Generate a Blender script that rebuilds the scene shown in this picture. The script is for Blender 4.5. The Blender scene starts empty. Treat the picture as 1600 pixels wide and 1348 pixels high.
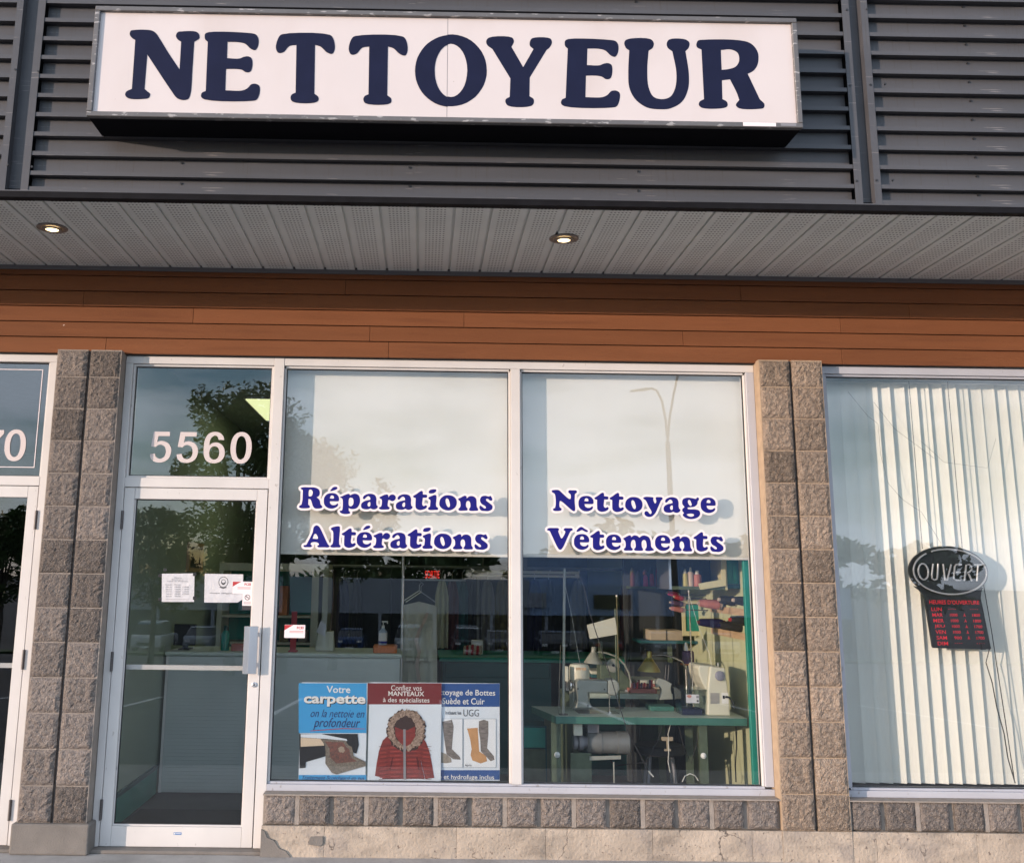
import bpy, bmesh, math, random
import numpy as np
from mathutils import Vector, Matrix, noise
from mathutils.geometry import tessellate_polygon
random.seed(7)
SC = bpy.context.scene
COL = SC.collection
R = math.radians
# ------------------------------------------------------------------ camera
CAM = Vector((2.33424, -6.37527, 1.60342))
RM = Matrix.Rotation(-0.01293, 3, 'Z')
RM = (Matrix.Rotation(0, 3, 'Z'))
def rot_cam():
    rx, ry, rz = .200191, -.0129305, -.00890493
    X = Matrix.Rotation(rx, 3, 'X'); Y = Matrix.Rotation(ry, 3, 'Y'); Z = Matrix.Rotation(rz, 3, 'Z')
    return Z @ X @ Y
RM = rot_cam()
FPX, CX, CY = 1598.29, 677.163, 575.803
cd = bpy.data.cameras.new('camera'); cam = bpy.data.objects.new('camera', cd); COL.objects.link(cam)
cam.location = CAM
cam.rotation_euler = (RM @ Matrix.Rotation(R(90), 3, 'X')).to_euler()
cd.sensor_width = 36; cd.sensor_fit = 'HORIZONTAL'; cd.lens = 36*FPX/1600
cd.shift_x = (800-CX)/1600; cd.shift_y = (CY-674)/1600
cd.clip_start = .05; cd.clip_end = 1500
SC.camera = cam
# ------------------------------------------------------------------ light
SUN_AZ, SUN_EL = 56.0, 6.3          # degrees off the facade's normal (to the left), elevation
w = bpy.data.worlds.new("World"); SC.world = w; w.use_nodes = True
nt = w.node_tree; N = nt.nodes; LK = nt.links
sky = N.new('ShaderNodeTexSky'); sky.sky_type = 'NISHITA'; sky.sun_disc = False
sky.sun_elevation = R(SUN_EL); sky.sun_rotation = R(180+SUN_AZ); sky.air_density = 1.0; sky.dust_density = 0.6; sky.ozone_density = 3.0
bg = N['Background']; bg.inputs[1].default_value = .15
tc = N.new('ShaderNodeTexCoord'); mp = N.new('ShaderNodeMapping'); mp.inputs['Scale'].default_value = (1.4, 1.4, 5.0)
nz = N.new('ShaderNodeTexNoise'); nz.inputs['Scale'].default_value = 2.2; nz.inputs['Detail'].default_value = 7; nz.inputs['Roughness'].default_value = .55
cr = N.new('ShaderNodeValToRGB'); cr.color_ramp.elements[0].position = .40; cr.color_ramp.elements[1].position = .57
cr.color_ramp.elements[1].color = (.8, .8, .8, 1)
mx = N.new('ShaderNodeMixRGB'); mx.inputs[2].default_value = (6.1, 6.8, 7.9, 1)   # thin evening cloud
LK.new(tc.outputs['Generated'], mp.inputs[0]); LK.new(mp.outputs[0], nz.inputs[0]); LK.new(nz.outputs[0], cr.inputs[0])
LK.new(cr.outputs[0], mx.inputs[0]); LK.new(sky.outputs[0], mx.inputs[1]); LK.new(mx.outputs[0], bg.inputs[0])
sd = bpy.data.lights.new('sun', 'SUN'); so = bpy.data.objects.new('sun', sd); COL.objects.link(so)
sd.energy = 2.0; sd.angle = R(.55); sd.color = (1.0, .77, .62)
sv = Vector((-math.sin(R(SUN_AZ))*math.cos(R(SUN_EL)), -math.cos(R(SUN_AZ))*math.cos(R(SUN_EL)), math.sin(R(SUN_EL))))
so.rotation_euler = sv.to_track_quat('Z', 'Y').to_euler(); so.location = (-20, -20, 12)
SC.view_settings.view_transform = 'Standard'; SC.view_settings.look = 'None'
SC.view_settings.exposure = 1.22; SC.view_settings.gamma = 1; SC.view_settings.use_curve_mapping = False
SC.render.engine = 'CYCLES'
SC.cycles.use_denoising = True
SC.cycles.transparent_max_bounces = 16; SC.cycles.max_bounces = 8; SC.cycles.sample_clamp_indirect = 4
# ------------------------------------------------------------------ helpers
def pt(u, v, y):
    "point of the photograph (1600 px wide) on the real plane Y = y"
    d = RM @ Vector(((u-CX)/FPX, 1, -(v-CY)/FPX)); return CAM + d*((y-CAM.y)/d.y)
def ptz(u, v, z):
    d = RM @ Vector(((u-CX)/FPX, 1, -(v-CY)/FPX)); return CAM + d*((z-CAM.z)/d.z)
def ptx(u, v, x):
    d = RM @ Vector(((u-CX)/FPX, 1, -(v-CY)/FPX)); return CAM + d*((x-CAM.x)/d.x)
class MB:
    def __init__(s): s.v = []; s.f = []; s.m = []; s.sm = []
    def add(s, vs, fs, mi=0, smooth=False):
        o = len(s.v); s.v += [tuple(p) for p in vs]
        for f in fs: s.f.append([i+o for i in f]); s.m.append(mi); s.sm.append(smooth)
        return s
    def box(s, x0, x1, y0, y1, z0, z1, mi=0):
        vs = [(x, y, z) for z in (z0, z1) for y in (y0, y1) for x in (x0, x1)]
        return s.add(vs, [(0,2,3,1),(4,5,7,6),(0,1,5,4),(1,3,7,5),(3,2,6,7),(2,0,4,6)], mi)
    def hull(s, a, b, mi=0):
        "prism between two equal outlines"
        n = len(a); fs = [tuple(range(n)), tuple(range(2*n-1, n-1, -1))]
        fs += [(i, i+n, (i+1) % n+n, (i+1) % n) for i in range(n)]
        return s.add(list(a)+list(b), fs, mi)
    def cyl(s, p0, p1, r0, r1=None, n=14, mi=0, cap=True):
        r1 = r0 if r1 is None else r1; p0 = Vector(p0); p1 = Vector(p1); d = (p1-p0).normalized()
        a = d.orthogonal().normalized(); b = d.cross(a)
        vs = []
        for p, r in ((p0, r0), (p1, r1)):
            vs += [p + a*math.cos(t*2*math.pi/n)*r + b*math.sin(t*2*math.pi/n)*r for t in range(n)]
        s.add(vs, [(i, (i+1) % n, (i+1) % n+n, i+n) for i in range(n)], mi, True)
        if cap: s.add(vs[:n], [tuple(range(n-1, -1, -1))], mi); s.add(vs[n:], [tuple(range(n))], mi)
        return s
    def lathe(s, c, axis, prof, n=18, mi=0):
        "prof = [(distance along axis, radius)]"
        c = Vector(c); d = Vector(axis).normalized(); a = d.orthogonal().normalized(); b = d.cross(a); k = len(prof); vs = []
        for h, r in prof: vs += [c + d*h + a*math.cos(t*2*math.pi/n)*r + b*math.sin(t*2*math.pi/n)*r for t in range(n)]
        fs = [(j*n+i, j*n+(i+1) % n, (j+1)*n+(i+1) % n, (j+1)*n+i) for j in range(k-1) for i in range(n)]
        s.add(vs, fs, mi, True); s.add(vs[:n], [tuple(range(n-1, -1, -1))], mi); s.add(vs[-n:], [tuple(range(n))], mi)
        return s
    def tube(s, pts, r, n=8, mi=0):
        pts = [Vector(p) for p in pts]; vs = []; k = len(pts)
        up = Vector((0, .31, .95))
        for i, p in enumerate(pts):
            d = (pts[min(i+1, k-1)]-pts[max(i-1, 0)]).normalized(); a = d.cross(up)
            if a.length < .05: a = d.cross(Vector((1, 0, 0)))
            a.normalize(); b = d.cross(a); rr = r[i] if isinstance(r, (list, tuple)) else r
            vs += [p + a*math.cos(t*2*math.pi/n)*rr + b*math.sin(t*2*math.pi/n)*rr for t in range(n)]
        fs = [(j*n+i, j*n+(i+1) % n, (j+1)*n+(i+1) % n, (j+1)*n+i) for j in range(k-1) for i in range(n)]
        s.add(vs, fs, mi, True); s.add(vs[:n], [tuple(range(n-1, -1, -1))], mi); s.add(vs[-n:], [tuple(range(n))], mi)
        return s
    def flat(s, polys, y, th=.0006, mi=0):
        "polys = outlines in (x, z), first the outer one, then holes; a thin sheet facing -Y with its edge"
        vs3 = [[Vector((p[0], p[1], 0)) for p in c] for c in polys]
        tris = tessellate_polygon(vs3); flatv = [p for c in vs3 for p in c]; o = []
        for t in tris:
            a, b, c = (flatv[i] for i in t)
            cr_ = (b.x-a.x)*(c.y-a.y)-(b.y-a.y)*(c.x-a.x)
            o.append(tuple(t) if cr_ > 0 else (t[0], t[2], t[1]))
        s.add([(p.x, y, p.y) for p in flatv], o, mi)
        k = 0
        for c in vs3:
            n = len(c); s.add([(p.x, y, p.y) for p in c]+[(p.x, y+th, p.y) for p in c], [(i, i+n, (i+1) % n+n, (i+1) % n) for i in range(n)], mi); k += n
        return s
    def build(s, name, mat, parent=None, bevel=0, seg=1, label=None, kind=None, loc=None):
        me = bpy.data.meshes.new(name)
        o = bpy.data.objects.new(name, me); COL.objects.link(o)
        off = Vector((0, 0, 0))
        if loc is not None: off = Vector(loc)
        elif parent is not None: off = WL(parent)
        me.from_pydata([tuple(Vector(p)-off) for p in s.v], [], s.f)
        mats = mat if isinstance(mat, (list, tuple)) else [mat]
        for m in mats: me.materials.append(m)
        me.polygons.foreach_set('material_index', s.m); me.polygons.foreach_set('use_smooth', s.sm); me.update()
        if any(s.sm): me.set_sharp_from_angle(angle=R(40))
        if parent is not None:
            o.parent = parent; o.location = off - WL(parent)
        else: o.location = off
        if bevel:
            b = o.modifiers.new('bevel', 'BEVEL'); b.width = bevel; b.segments = seg; b.limit_method = 'ANGLE'; b.angle_limit = R(40)
        if label: o['label'] = label
        if kind: o['kind'] = kind
        return o
def WL(o):
    p = Vector(o.location)
    while o.parent is not None: o = o.parent; p += Vector(o.location)
    return p
def thing(name, label, cat, loc=(0, 0, 0), group=None):
    o = bpy.data.objects.new(name, None); COL.objects.link(o); o.location = loc; o.empty_display_size = .1
    o['label'] = label; o['category'] = cat; o['kind'] = 'thing'
    if group: o['group'] = group
    return o
def tag(o, label, cat, group=None):
    o['label'] = label; o['category'] = cat; o['kind'] = 'thing'
    if group: o['group'] = group
    return o
def copy_part(src, parent, loc, name=None):
    c = src.copy(); COL.objects.link(c); c.parent = parent; c.location = Vector(loc)-WL(parent)
    return c
# ------------------------------------------------------------------ materials
def mat(name, col, rough=.6, metal=0, var=.0, vscale=6, bump=0, bscale=60, col2=None, stretch=(1, 1, 1), detail=5, rnd=0, emit=None, es=0, spec=None, rvar=0, coat=0, rand_pos=False):
    m = bpy.data.materials.new(name); m.use_nodes = True; t = m.node_tree; n = t.nodes; l = t.links; b = n['Principled BSDF']
    b.inputs['Roughness'].default_value = rough; b.inputs['Metallic'].default_value = metal
    b.inputs['Base Color'].default_value = (*col, 1)
    if spec is not None: b.inputs['Specular IOR Level'].default_value = spec
    if coat: b.inputs['Coat Weight'].default_value = coat
    if emit: b.inputs['Emission Color'].default_value = (*emit, 1); b.inputs['Emission Strength'].default_value = es
    tc = n.new('ShaderNodeTexCoord'); mp = n.new('ShaderNodeMapping'); mp.inputs['Scale'].default_value = stretch
    l.new(tc.outputs['Object'], mp.inputs[0])
    oi = n.new('ShaderNodeObjectInfo')
    if rand_pos:
        vm = n.new('ShaderNodeVectorMath'); vm.operation = 'SCALE'; cb = n.new('ShaderNodeCombineXYZ')
        l.new(oi.outputs['Random'], cb.inputs[0]); l.new(oi.outputs['Random'], cb.inputs[2]); l.new(cb.outputs[0], vm.inputs[0]); vm.inputs['Scale'].default_value = 37
        l.new(vm.outputs[0], mp.inputs['Location'])
    last = None
    if var or col2:
        nz = n.new('ShaderNodeTexNoise'); nz.inputs['Scale'].default_value = vscale; nz.inputs['Detail'].default_value = detail
        l.new(mp.outputs[0], nz.inputs['Vector'])
        rp = n.new('ShaderNodeValToRGB'); rp.color_ramp.elements[0].position = .3; rp.color_ramp.elements[1].position = .7
        c2 = col2 if col2 else tuple(min(1, c*(1+var)) for c in col); c1 = col if col2 else tuple(c*(1-var) for c in col)
        rp.color_ramp.elements[0].color = (*c1, 1); rp.color_ramp.elements[1].color = (*c2, 1)
        l.new(nz.outputs[0], rp.inputs[0]); last = rp.outputs[0]
        if rvar:
            mr = n.new('ShaderNodeMapRange'); mr.inputs[3].default_value = rough-rvar; mr.inputs[4].default_value = rough+rvar
            l.new(nz.outputs[0], mr.inputs[0]); l.new(mr.outputs[0], b.inputs['Roughness'])
    if rnd:
        hs = n.new('ShaderNodeHueSaturation'); mr = n.new('ShaderNodeMapRange'); mr.inputs[3].default_value = 1-rnd; mr.inputs[4].default_value = 1+rnd
        l.new(oi.outputs['Random'], mr.inputs[0]); l.new(mr.outputs[0], hs.inputs['Value'])
        if last: l.new(last, hs.inputs['Color'])
        else: hs.inputs['Color'].default_value = (*col, 1)
        last = hs.outputs[0]
    if last: l.new(last, b.inputs['Base Color'])
    if bump:
        nb = n.new('ShaderNodeTexNoise'); nb.inputs['Scale'].default_value = bscale; nb.inputs['Detail'].default_value = 6; l.new(mp.outputs[0], nb.inputs['Vector'])
        bp = n.new('ShaderNodeBump'); bp.inputs['Strength'].default_value = bump; bp.inputs['Distance'].default_value = .01 if bump < .8 else .02
        l.new(nb.outputs[0], bp.inputs['Height']); l.new(bp.outputs[0], b.inputs['Normal'])
    return m
def overlay(m, col, scale=30, lo=.6, hi=.64, stretch=(1, 1, 1), amt=1.0, seed=0):
    "worn spots, streaks and grime with their own shape, mixed over the base colour"
    t = m.node_tree; n = t.nodes; l = t.links; b = n['Principled BSDF']; s = b.inputs['Base Color']
    tc = n.new('ShaderNodeTexCoord'); mp = n.new('ShaderNodeMapping'); mp.inputs['Scale'].default_value = stretch; mp.inputs['Location'].default_value = (seed, seed, seed)
    nz = n.new('ShaderNodeTexNoise'); nz.inputs['Scale'].default_value = scale; nz.inputs['Detail'].default_value = 8
    mr = n.new('ShaderNodeMapRange'); mr.inputs[1].default_value = lo; mr.inputs[2].default_value = hi; mr.inputs[4].default_value = amt
    mx = n.new('ShaderNodeMixRGB'); mx.inputs[2].default_value = (*col, 1)
    l.new(tc.outputs['Object'], mp.inputs[0]); l.new(mp.outputs[0], nz.inputs[0]); l.new(nz.outputs[0], mr.inputs[0]); l.new(mr.outputs[0], mx.inputs[0])
    if s.links: l.new(s.links[0].from_socket, mx.inputs[1])
    else: mx.inputs[1].default_value = s.default_value
    l.new(mx.outputs[0], s); return m
def glass_mat(name, tint=(.93, .94, .94), rough=0.0):
    m = bpy.data.materials.new(name); m.use_nodes = True; t = m.node_tree; n = t.nodes; l = t.links
    n.remove(n['Principled BSDF']); o = n['Material Output']
    tr = n.new('ShaderNodeBsdfTransparent'); tr.inputs[0].default_value = (*tint, 1)
    gl = n.new('ShaderNodeBsdfGlossy'); gl.inputs['Roughness'].default_value = rough; gl.inputs[0].default_value = (.95, .97, 1, 1)
    fr = n.new('ShaderNodeFresnel'); ge = n.new('ShaderNodeNewGeometry'); io = n.new('ShaderNodeMapRange'); io.inputs[3].default_value = 1.64; io.inputs[4].default_value = 1/1.64
    l.new(ge.outputs['Backfacing'], io.inputs[0]); l.new(io.outputs[0], fr.inputs[0])   # same reflectance on both faces of the thin pane
    tc = n.new('ShaderNodeTexCoord'); nz = n.new('ShaderNodeTexNoise'); nz.inputs['Scale'].default_value = 1.3; nz.inputs['Detail'].default_value = 1
    bp = n.new('ShaderNodeBump'); bp.inputs['Strength'].default_value = .02; bp.inputs['Distance'].default_value = .02
    l.new(tc.outputs['Object'], nz.inputs[0]); l.new(nz.outputs[0], bp.inputs['Height']); l.new(bp.outputs[0], gl.inputs['Normal'])
    mx = n.new('ShaderNodeMixShader'); l.new(fr.outputs[0], mx.inputs[0]); l.new(tr.outputs[0], mx.inputs[1]); l.new(gl.outputs[0], mx.inputs[2]); l.new(mx.outputs[0], o.inputs[0])
    return m
M = {}
M['frame'] = overlay(mat('frame_paint', (.60, .58, .565), .38, 0, var=.06, vscale=3, rvar=.08), (.33, .30, .28), 40, .675, .72, (1, 1, .5), .55)
M['frame_r'] = overlay(mat('frame_grey_paint', (.42, .43, .475), .4, 0, var=.06, vscale=3), (.25, .23, .22), 34, .66, .70, (1, 1, .5), .6)
M['alu'] = mat('brushed_aluminium', (.62, .63, .66), .32, .85, var=.05, vscale=20, stretch=(1, 1, .1))
M['dark_metal'] = mat('dark_hinge_metal', (.12, .11, .11), .45, .6, var=.2)
M['slat'] = overlay(overlay(mat('bronze_sheet_metal', (.072, .073, .081), .45, .0, spec=.3, var=.10, vscale=2.5, stretch=(.6, 4, 3), rvar=.05, rnd=.05), (.27, .25, .24), 9, .66, .73, (.5, 6, 12), .7), (.062, .058, .057), 14, .58, .75, (6, 1, .25), .7, 3)
M['trim_black'] = mat('black_trim_metal', (.007, .007, .009), .8, 0, var=.3, vscale=9, spec=.15)
M['soffit_edge'] = mat('grey_soffit_channel', (.12, .12, .13), .5)
M['sign_frame'] = overlay(mat('sign_cabinet_metal', (.12, .115, .115), .45, .2, var=.12, vscale=7), (.55, .52, .50), 16, .60, .64, (1, 3, 3.5), .5)
M['sign_dark'] = mat('sign_box_paint', (.004, .004, .006), .85, 0, var=.2, spec=.1)
M['sign_face'] = overlay(overlay(mat('cream_acrylic', (.585, .53, .52), .35, 0, var=.02, vscale=2), (.50, .43, .40), 2.2, .50, .75, (1, 1, .5), .5), (.30, .26, .24), 60, .735, .75, (1, 1, .6), .7)
M['sign_ink'] = mat('navy_vinyl', (.010, .013, .038), .55, 0, spec=.10, var=.08, vscale=10)
M['brown'] = overlay(overlay(mat('brown_fibre_board', (.19, .075, .034), .7, 0, spec=.15, var=.10, vscale=2.2, stretch=(.4, 1, 5), bump=.25, bscale=70, rnd=.07), (.12, .045, .022), 3, .54, .76, (.5, 1, 7), .6), (.62, .5, .45), 24, .745, .76, (.5, 1, 1), .8)
M['mortar'] = mat('mortar', (.29, .255, .225), .9, 0, spec=.2, var=.12, vscale=18, bump=.5, bscale=160)
M['groove'] = mat('block_score', (.15, .135, .13), .95, 0, var=.2, vscale=30, bump=.4, bscale=120)
M['conc'] = overlay(overlay(mat('foundation_concrete', (.40, .335, .27), .9, 0, var=.15, vscale=5, bump=.75, bscale=60), (.13, .10, .085), 42, .63, .67, (1, 1, 1), .8), (.25, .22, .20), 4, .55, .7, (1, 1, 1), .6, 5)
M['parge'] = mat('grey_cement_render', (.175, .16, .145), .92, 0, var=.12, vscale=9, bump=.45, bscale=120)
M['walk'] = overlay(mat('sidewalk_concrete', (.37, .355, .34), .9, 0, var=.10, vscale=7, bump=.3, bscale=110), (.2, .19, .18), 20, .62, .7, (1, 1, 1), .4)
M['asphalt'] = mat('asphalt', (.048, .048, .05), .85, 0, var=.25, vscale=3, bump=.4, bscale=150)
M['grass'] = mat('lawn_grass', (.05, .085, .02), .9, 0, var=.35, vscale=4, bump=.5, bscale=80)
M['line'] = mat('road_paint', (.7, .7, .68), .7, 0, var=.1)
M['glass'] = glass_mat('window_glass')
M['car_glass'] = mat('car_window_glass', (.02, .025, .03), .06)
M['shade'] = mat('cream_roller_fabric', (.72, .70, .64), .85, 0, var=.02, vscale=3, bump=.08, bscale=700)
M['vinyl_white'] = mat('white_vinyl', (.80, .72, .73), .4)
M['vinyl_blue'] = mat('royal_blue_vinyl', (.010, .009, .17), .5, spec=.2)
M['digit'] = mat('pale_vinyl', (.60, .53, .52), .45)
M['white'] = mat('white_plastic', (.74, .73, .70), .4, 0, var=.03)
M['paper'] = mat('printer_paper', (.56, .56, .585), .6, 0, var=.06, vscale=30, bump=.5, bscale=25)
M['black'] = mat('black_plastic', (.016, .016, .018), .4)
M['ink'] = mat('black_ink', (.03, .03, .035), .6)
M['inkgrey'] = mat('grey_ink', (.22, .22, .24), .6)
M['red'] = mat('red_ink', (.42, .03, .035), .5)
M['wall_in'] = mat('cream_green_wall_paint', (.50, .52, .33), .7, 0, var=.04, vscale=1.5)
M['wall_door'] = mat('pale_green_wall_paint', (.38, .45, .37), .7, 0, var=.04, vscale=1.5)
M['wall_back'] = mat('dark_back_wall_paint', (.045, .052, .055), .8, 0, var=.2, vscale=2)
M['ceil_in'] = mat('ceiling_tile', (.42, .44, .42), .85, 0, var=.05, vscale=12)
M['teal'] = mat('teal_paint', (.014, .26, .20), .45, 0, var=.1, vscale=5)
M['teal_dark'] = mat('dark_teal_paint', (.010, .085, .09), .55, 0, var=.15, vscale=4)
M['cream'] = mat('cream_paint', (.60, .56, .34), .6, 0, var=.04)
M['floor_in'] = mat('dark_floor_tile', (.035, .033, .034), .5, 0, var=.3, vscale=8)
M['mat_f'] = mat('entrance_mat', (.014, .014, .017), .95, 0, var=.4, vscale=60, bump=.5, bscale=300)
M['counter'] = mat('grey_corrugated_panel', (.56, .61, .58), .6, 0, var=.05, vscale=3)
M['blind'] = mat('cream_vinyl_vane', (.79, .78, .71), .6, 0, var=.03, vscale=4, stretch=(1, 1, .3), rnd=.03, bump=.06, bscale=200)
M['neon'] = mat('unlit_neon_tube', (.33, .34, .36), .2, 0, var=.1)
M['led'] = mat('red_led_print', (.42, .015, .025), .5, emit=(1, .03, .05), es=.17)
M['sortie'] = mat('exit_sign_red', (.6, .02, .02), .5, emit=(1, .03, .02), es=.45)
M['lamp_on'] = mat('halogen_lens', (1, .8, .5), .3, emit=(1, .74, .38), es=2.2)
M['lamp_hot'] = mat('halogen_bulb', (1, .9, .7), .3, emit=(1, .90, .70), es=7)
M['tube_on'] = mat('lit_ceiling_diffuser', (1, 1, .8), .5, emit=(.92, .96, .50), es=.5)
M['rim'] = mat('aged_lamp_rim', (.20, .17, .15), .5, .3, var=.2, vscale=40)
M['machine'] = mat('grey_machine_enamel', (.30, .31, .27), .35, 0, var=.08, vscale=12)
M['machine_w'] = mat('ivory_machine_plastic', (.60, .58, .46), .4, 0, var=.04)
M['tabletop'] = mat('green_laminate', (.42, .48, .40), .35, 0, var=.08, vscale=8)
M['tabledge'] = mat('green_table_edge', (.045, .15, .115), .5, 0, var=.1)
M['leg_green'] = mat('green_steel', (.10, .13, .08), .5, .2, var=.2, vscale=15)
M['chrome'] = mat('chromed_steel', (.55, .52, .48), .22, .95)
M['pole_olive'] = mat('olive_pole', (.12, .11, .04), .5)
M['brass'] = mat('brass_lamp_shade', (.30, .25, .07), .35, .6, var=.1)
M['wood'] = mat('tan_plywood', (.52, .36, .22), .7, 0, var=.15, vscale=6, stretch=(1, 1, 8))
M['card'] = mat('beige_cardboard', (.44, .37, .27), .8, 0, var=.08, vscale=6)
M['cloth'] = mat('off_white_cloth', (.60, .60, .50), .85, 0, var=.08, vscale=5, bump=.3, bscale=20)
M['plastic_clear'] = glass_mat('clear_plastic', (.72, .78, .78), .08)
def th(name, c, r=.7): M[name] = mat('thread_'+name, c, r, 0, var=.12, vscale=8, stretch=(30, 1, 1))
th('t_black', (.020, .020, .022)); th('t_pink', (.52, .20, .18)); th('t_hot', (.62, .05, .16)); th('t_maroon', (.11, .03, .03)); th('t_olive', (.14, .12, .04)); th('t_navy', (.008, .010, .06))
th('t_yellow', (.5, .45, .18)); th('t_salmon', (.42, .16, .13)); th('t_cream', (.5, .40, .33)); th('t_white', (.6, .6, .55)); th('t_purple', (.09, .05, .11)); th('t_orange', (.62, .20, .07)); th('t_red', (.4, .03, .04)); th('t_blue', (.02, .03, .25))
def cracks(m, scale, w_, col, seed):
    "a few fine branching cracks: warped cell edges, shown only in patches"
    t = m.node_tree; n = t.nodes; l = t.links; b = n['Principled BSDF']; s = b.inputs['Base Color']
    tc = n.new('ShaderNodeTexCoord'); nz = n.new('ShaderNodeTexNoise'); nz.inputs['Scale'].default_value = 9; nz.inputs['Detail'].default_value = 6
    l.new(tc.outputs['Object'], nz.inputs[0]); va = n.new('ShaderNodeVectorMath'); va.operation = 'MULTIPLY_ADD'; va.inputs[1].default_value = (.22, .22, .22)
    l.new(nz.outputs['Color'], va.inputs[0]); l.new(tc.outputs['Object'], va.inputs[2])
    vo = n.new('ShaderNodeTexVoronoi'); vo.feature = 'DISTANCE_TO_EDGE'; vo.inputs['Scale'].default_value = scale; l.new(va.outputs[0], vo.inputs['Vector'])
    lt = n.new('ShaderNodeMapRange'); lt.inputs[1].default_value = w_; lt.inputs[2].default_value = w_*.3; l.new(vo.outputs['Distance'], lt.inputs[0])
    n2 = n.new('ShaderNodeTexNoise'); n2.inputs['Scale'].default_value = 2.6; n2.inputs['Detail'].default_value = 2; mp = n.new('ShaderNodeMapping'); mp.inputs['Location'].default_value = (seed, 0, seed); l.new(tc.outputs['Object'], mp.inputs[0]); l.new(mp.outputs[0], n2.inputs[0])
    m2 = n.new('ShaderNodeMapRange'); m2.inputs[1].default_value = .50; m2.inputs[2].default_value = .56; l.new(n2.outputs[0], m2.inputs[0])
    mu = n.new('ShaderNodeMath'); mu.operation = 'MULTIPLY'; l.new(lt.outputs[0], mu.inputs[0]); l.new(m2.outputs[0], mu.inputs[1])
    mx = n.new('ShaderNodeMixRGB'); mx.inputs[2].default_value = (*col, 1); l.new(mu.outputs[0], mx.inputs[0]); l.new(s.links[0].from_socket, mx.inputs[1]); l.new(mx.outputs[0], s); return m
cracks(M['conc'], 3.2, .014, (.12, .10, .085), 3)
overlay(M['conc'], (.17, .145, .12), 3.2, .50, .72, (1, 1, 2.2), .75, 8)
overlay(M['walk'], (.24, .23, .215), 2.5, .5, .7, (1, 1, 1), .6, 4)
def soffit_mat():
    m = mat('perforated_vinyl', (.60, .62, .60), .6, 0, spec=.25, var=.05, vscale=4)
    t = m.node_tree; n = t.nodes; l = t.links; b = n['Principled BSDF']
    tc = n.new('ShaderNodeTexCoord'); sp = n.new('ShaderNodeSeparateXYZ'); l.new(tc.outputs['Object'], sp.inputs[0])
    def ma(op, a, b_=None, c=None):
        k = n.new('ShaderNodeMath'); k.operation = op
        for i, q in enumerate((a, b_, c)):
            if q is None: continue
            if isinstance(q, (int, float)): k.inputs[i].default_value = q
            else: l.new(q, k.inputs[i])
        return k.outputs[0]
    px, py = .0204, .036
    fx = ma('SUBTRACT', ma('FRACT', ma('DIVIDE', sp.outputs[0], px)), .5)
    fy = ma('SUBTRACT', ma('FRACT', ma('DIVIDE', sp.outputs[1], py)), .5)
    d = ma('SQRT', ma('ADD', ma('POWER', ma('MULTIPLY', fx, px), 2.0), ma('POWER', ma('MULTIPLY', fy, py), 2.0)))
    hole = ma('LESS_THAN', d, .0062)
    inb = ma('LESS_THAN', ma('ABSOLUTE', sp.outputs[0]), px*3)
    k = ma('MULTIPLY', ma('MULTIPLY', hole, inb), .8)
    mx = n.new('ShaderNodeMixRGB'); l.new(k, mx.inputs[0]); src = b.inputs['Base Color'].links[0].from_socket
    l.new(src, mx.inputs[1]); mx.inputs[2].default_value = (.012, .012, .012, 1); l.new(mx.outputs[0], b.inputs['Base Color'])
    return m
M['soffit'] = soffit_mat()
def stone_mat(name, c1, c2, c3):
    m = mat(name, c1, .95, 0, spec=.15, col2=c2, vscale=55, detail=8, bump=.9, bscale=130, rnd=.32, rand_pos=True)
    t = m.node_tree; n = t.nodes; l = t.links; b = n['Principled BSDF']
    vo = n.new('ShaderNodeTexNoise'); vo.inputs['Scale'].default_value = 240; vo.inputs['Detail'].default_value = 3
    mpn = [x for x in n if x.type == 'MAPPING'][0]; l.new(mpn.outputs[0], vo.inputs['Vector'])
    mr = n.new('ShaderNodeMapRange'); mr.inputs[1].default_value = .60; mr.inputs[2].default_value = .68
    mx = n.new('ShaderNodeMixRGB'); mx.inputs[2].default_value = (*c3, 1); l.new(vo.outputs[0], mr.inputs[0]); l.new(mr.outputs[0], mx.inputs[0])
    l.new(b.inputs['Base Color'].links[0].from_socket, mx.inputs[1]); l.new(mx.outputs[0], b.inputs['Base Color'])
    return m
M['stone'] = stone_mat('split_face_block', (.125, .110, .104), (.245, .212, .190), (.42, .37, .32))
M['stone_sunlit'] = stone_mat('sunlit_split_face_block', (.16, .125, .100), (.335, .265, .208), (.50, .43, .35))  # lit copy of the block: stronger sun on the right pillar painted in
M['mortar_sunlit'] = mat('sunlit_mortar', (.39, .295, .21), .9, 0, spec=.2, var=.10, vscale=18, bump=.5, bscale=160)  # right pillar's mortar, with the warm sunlight put into its colour
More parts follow.
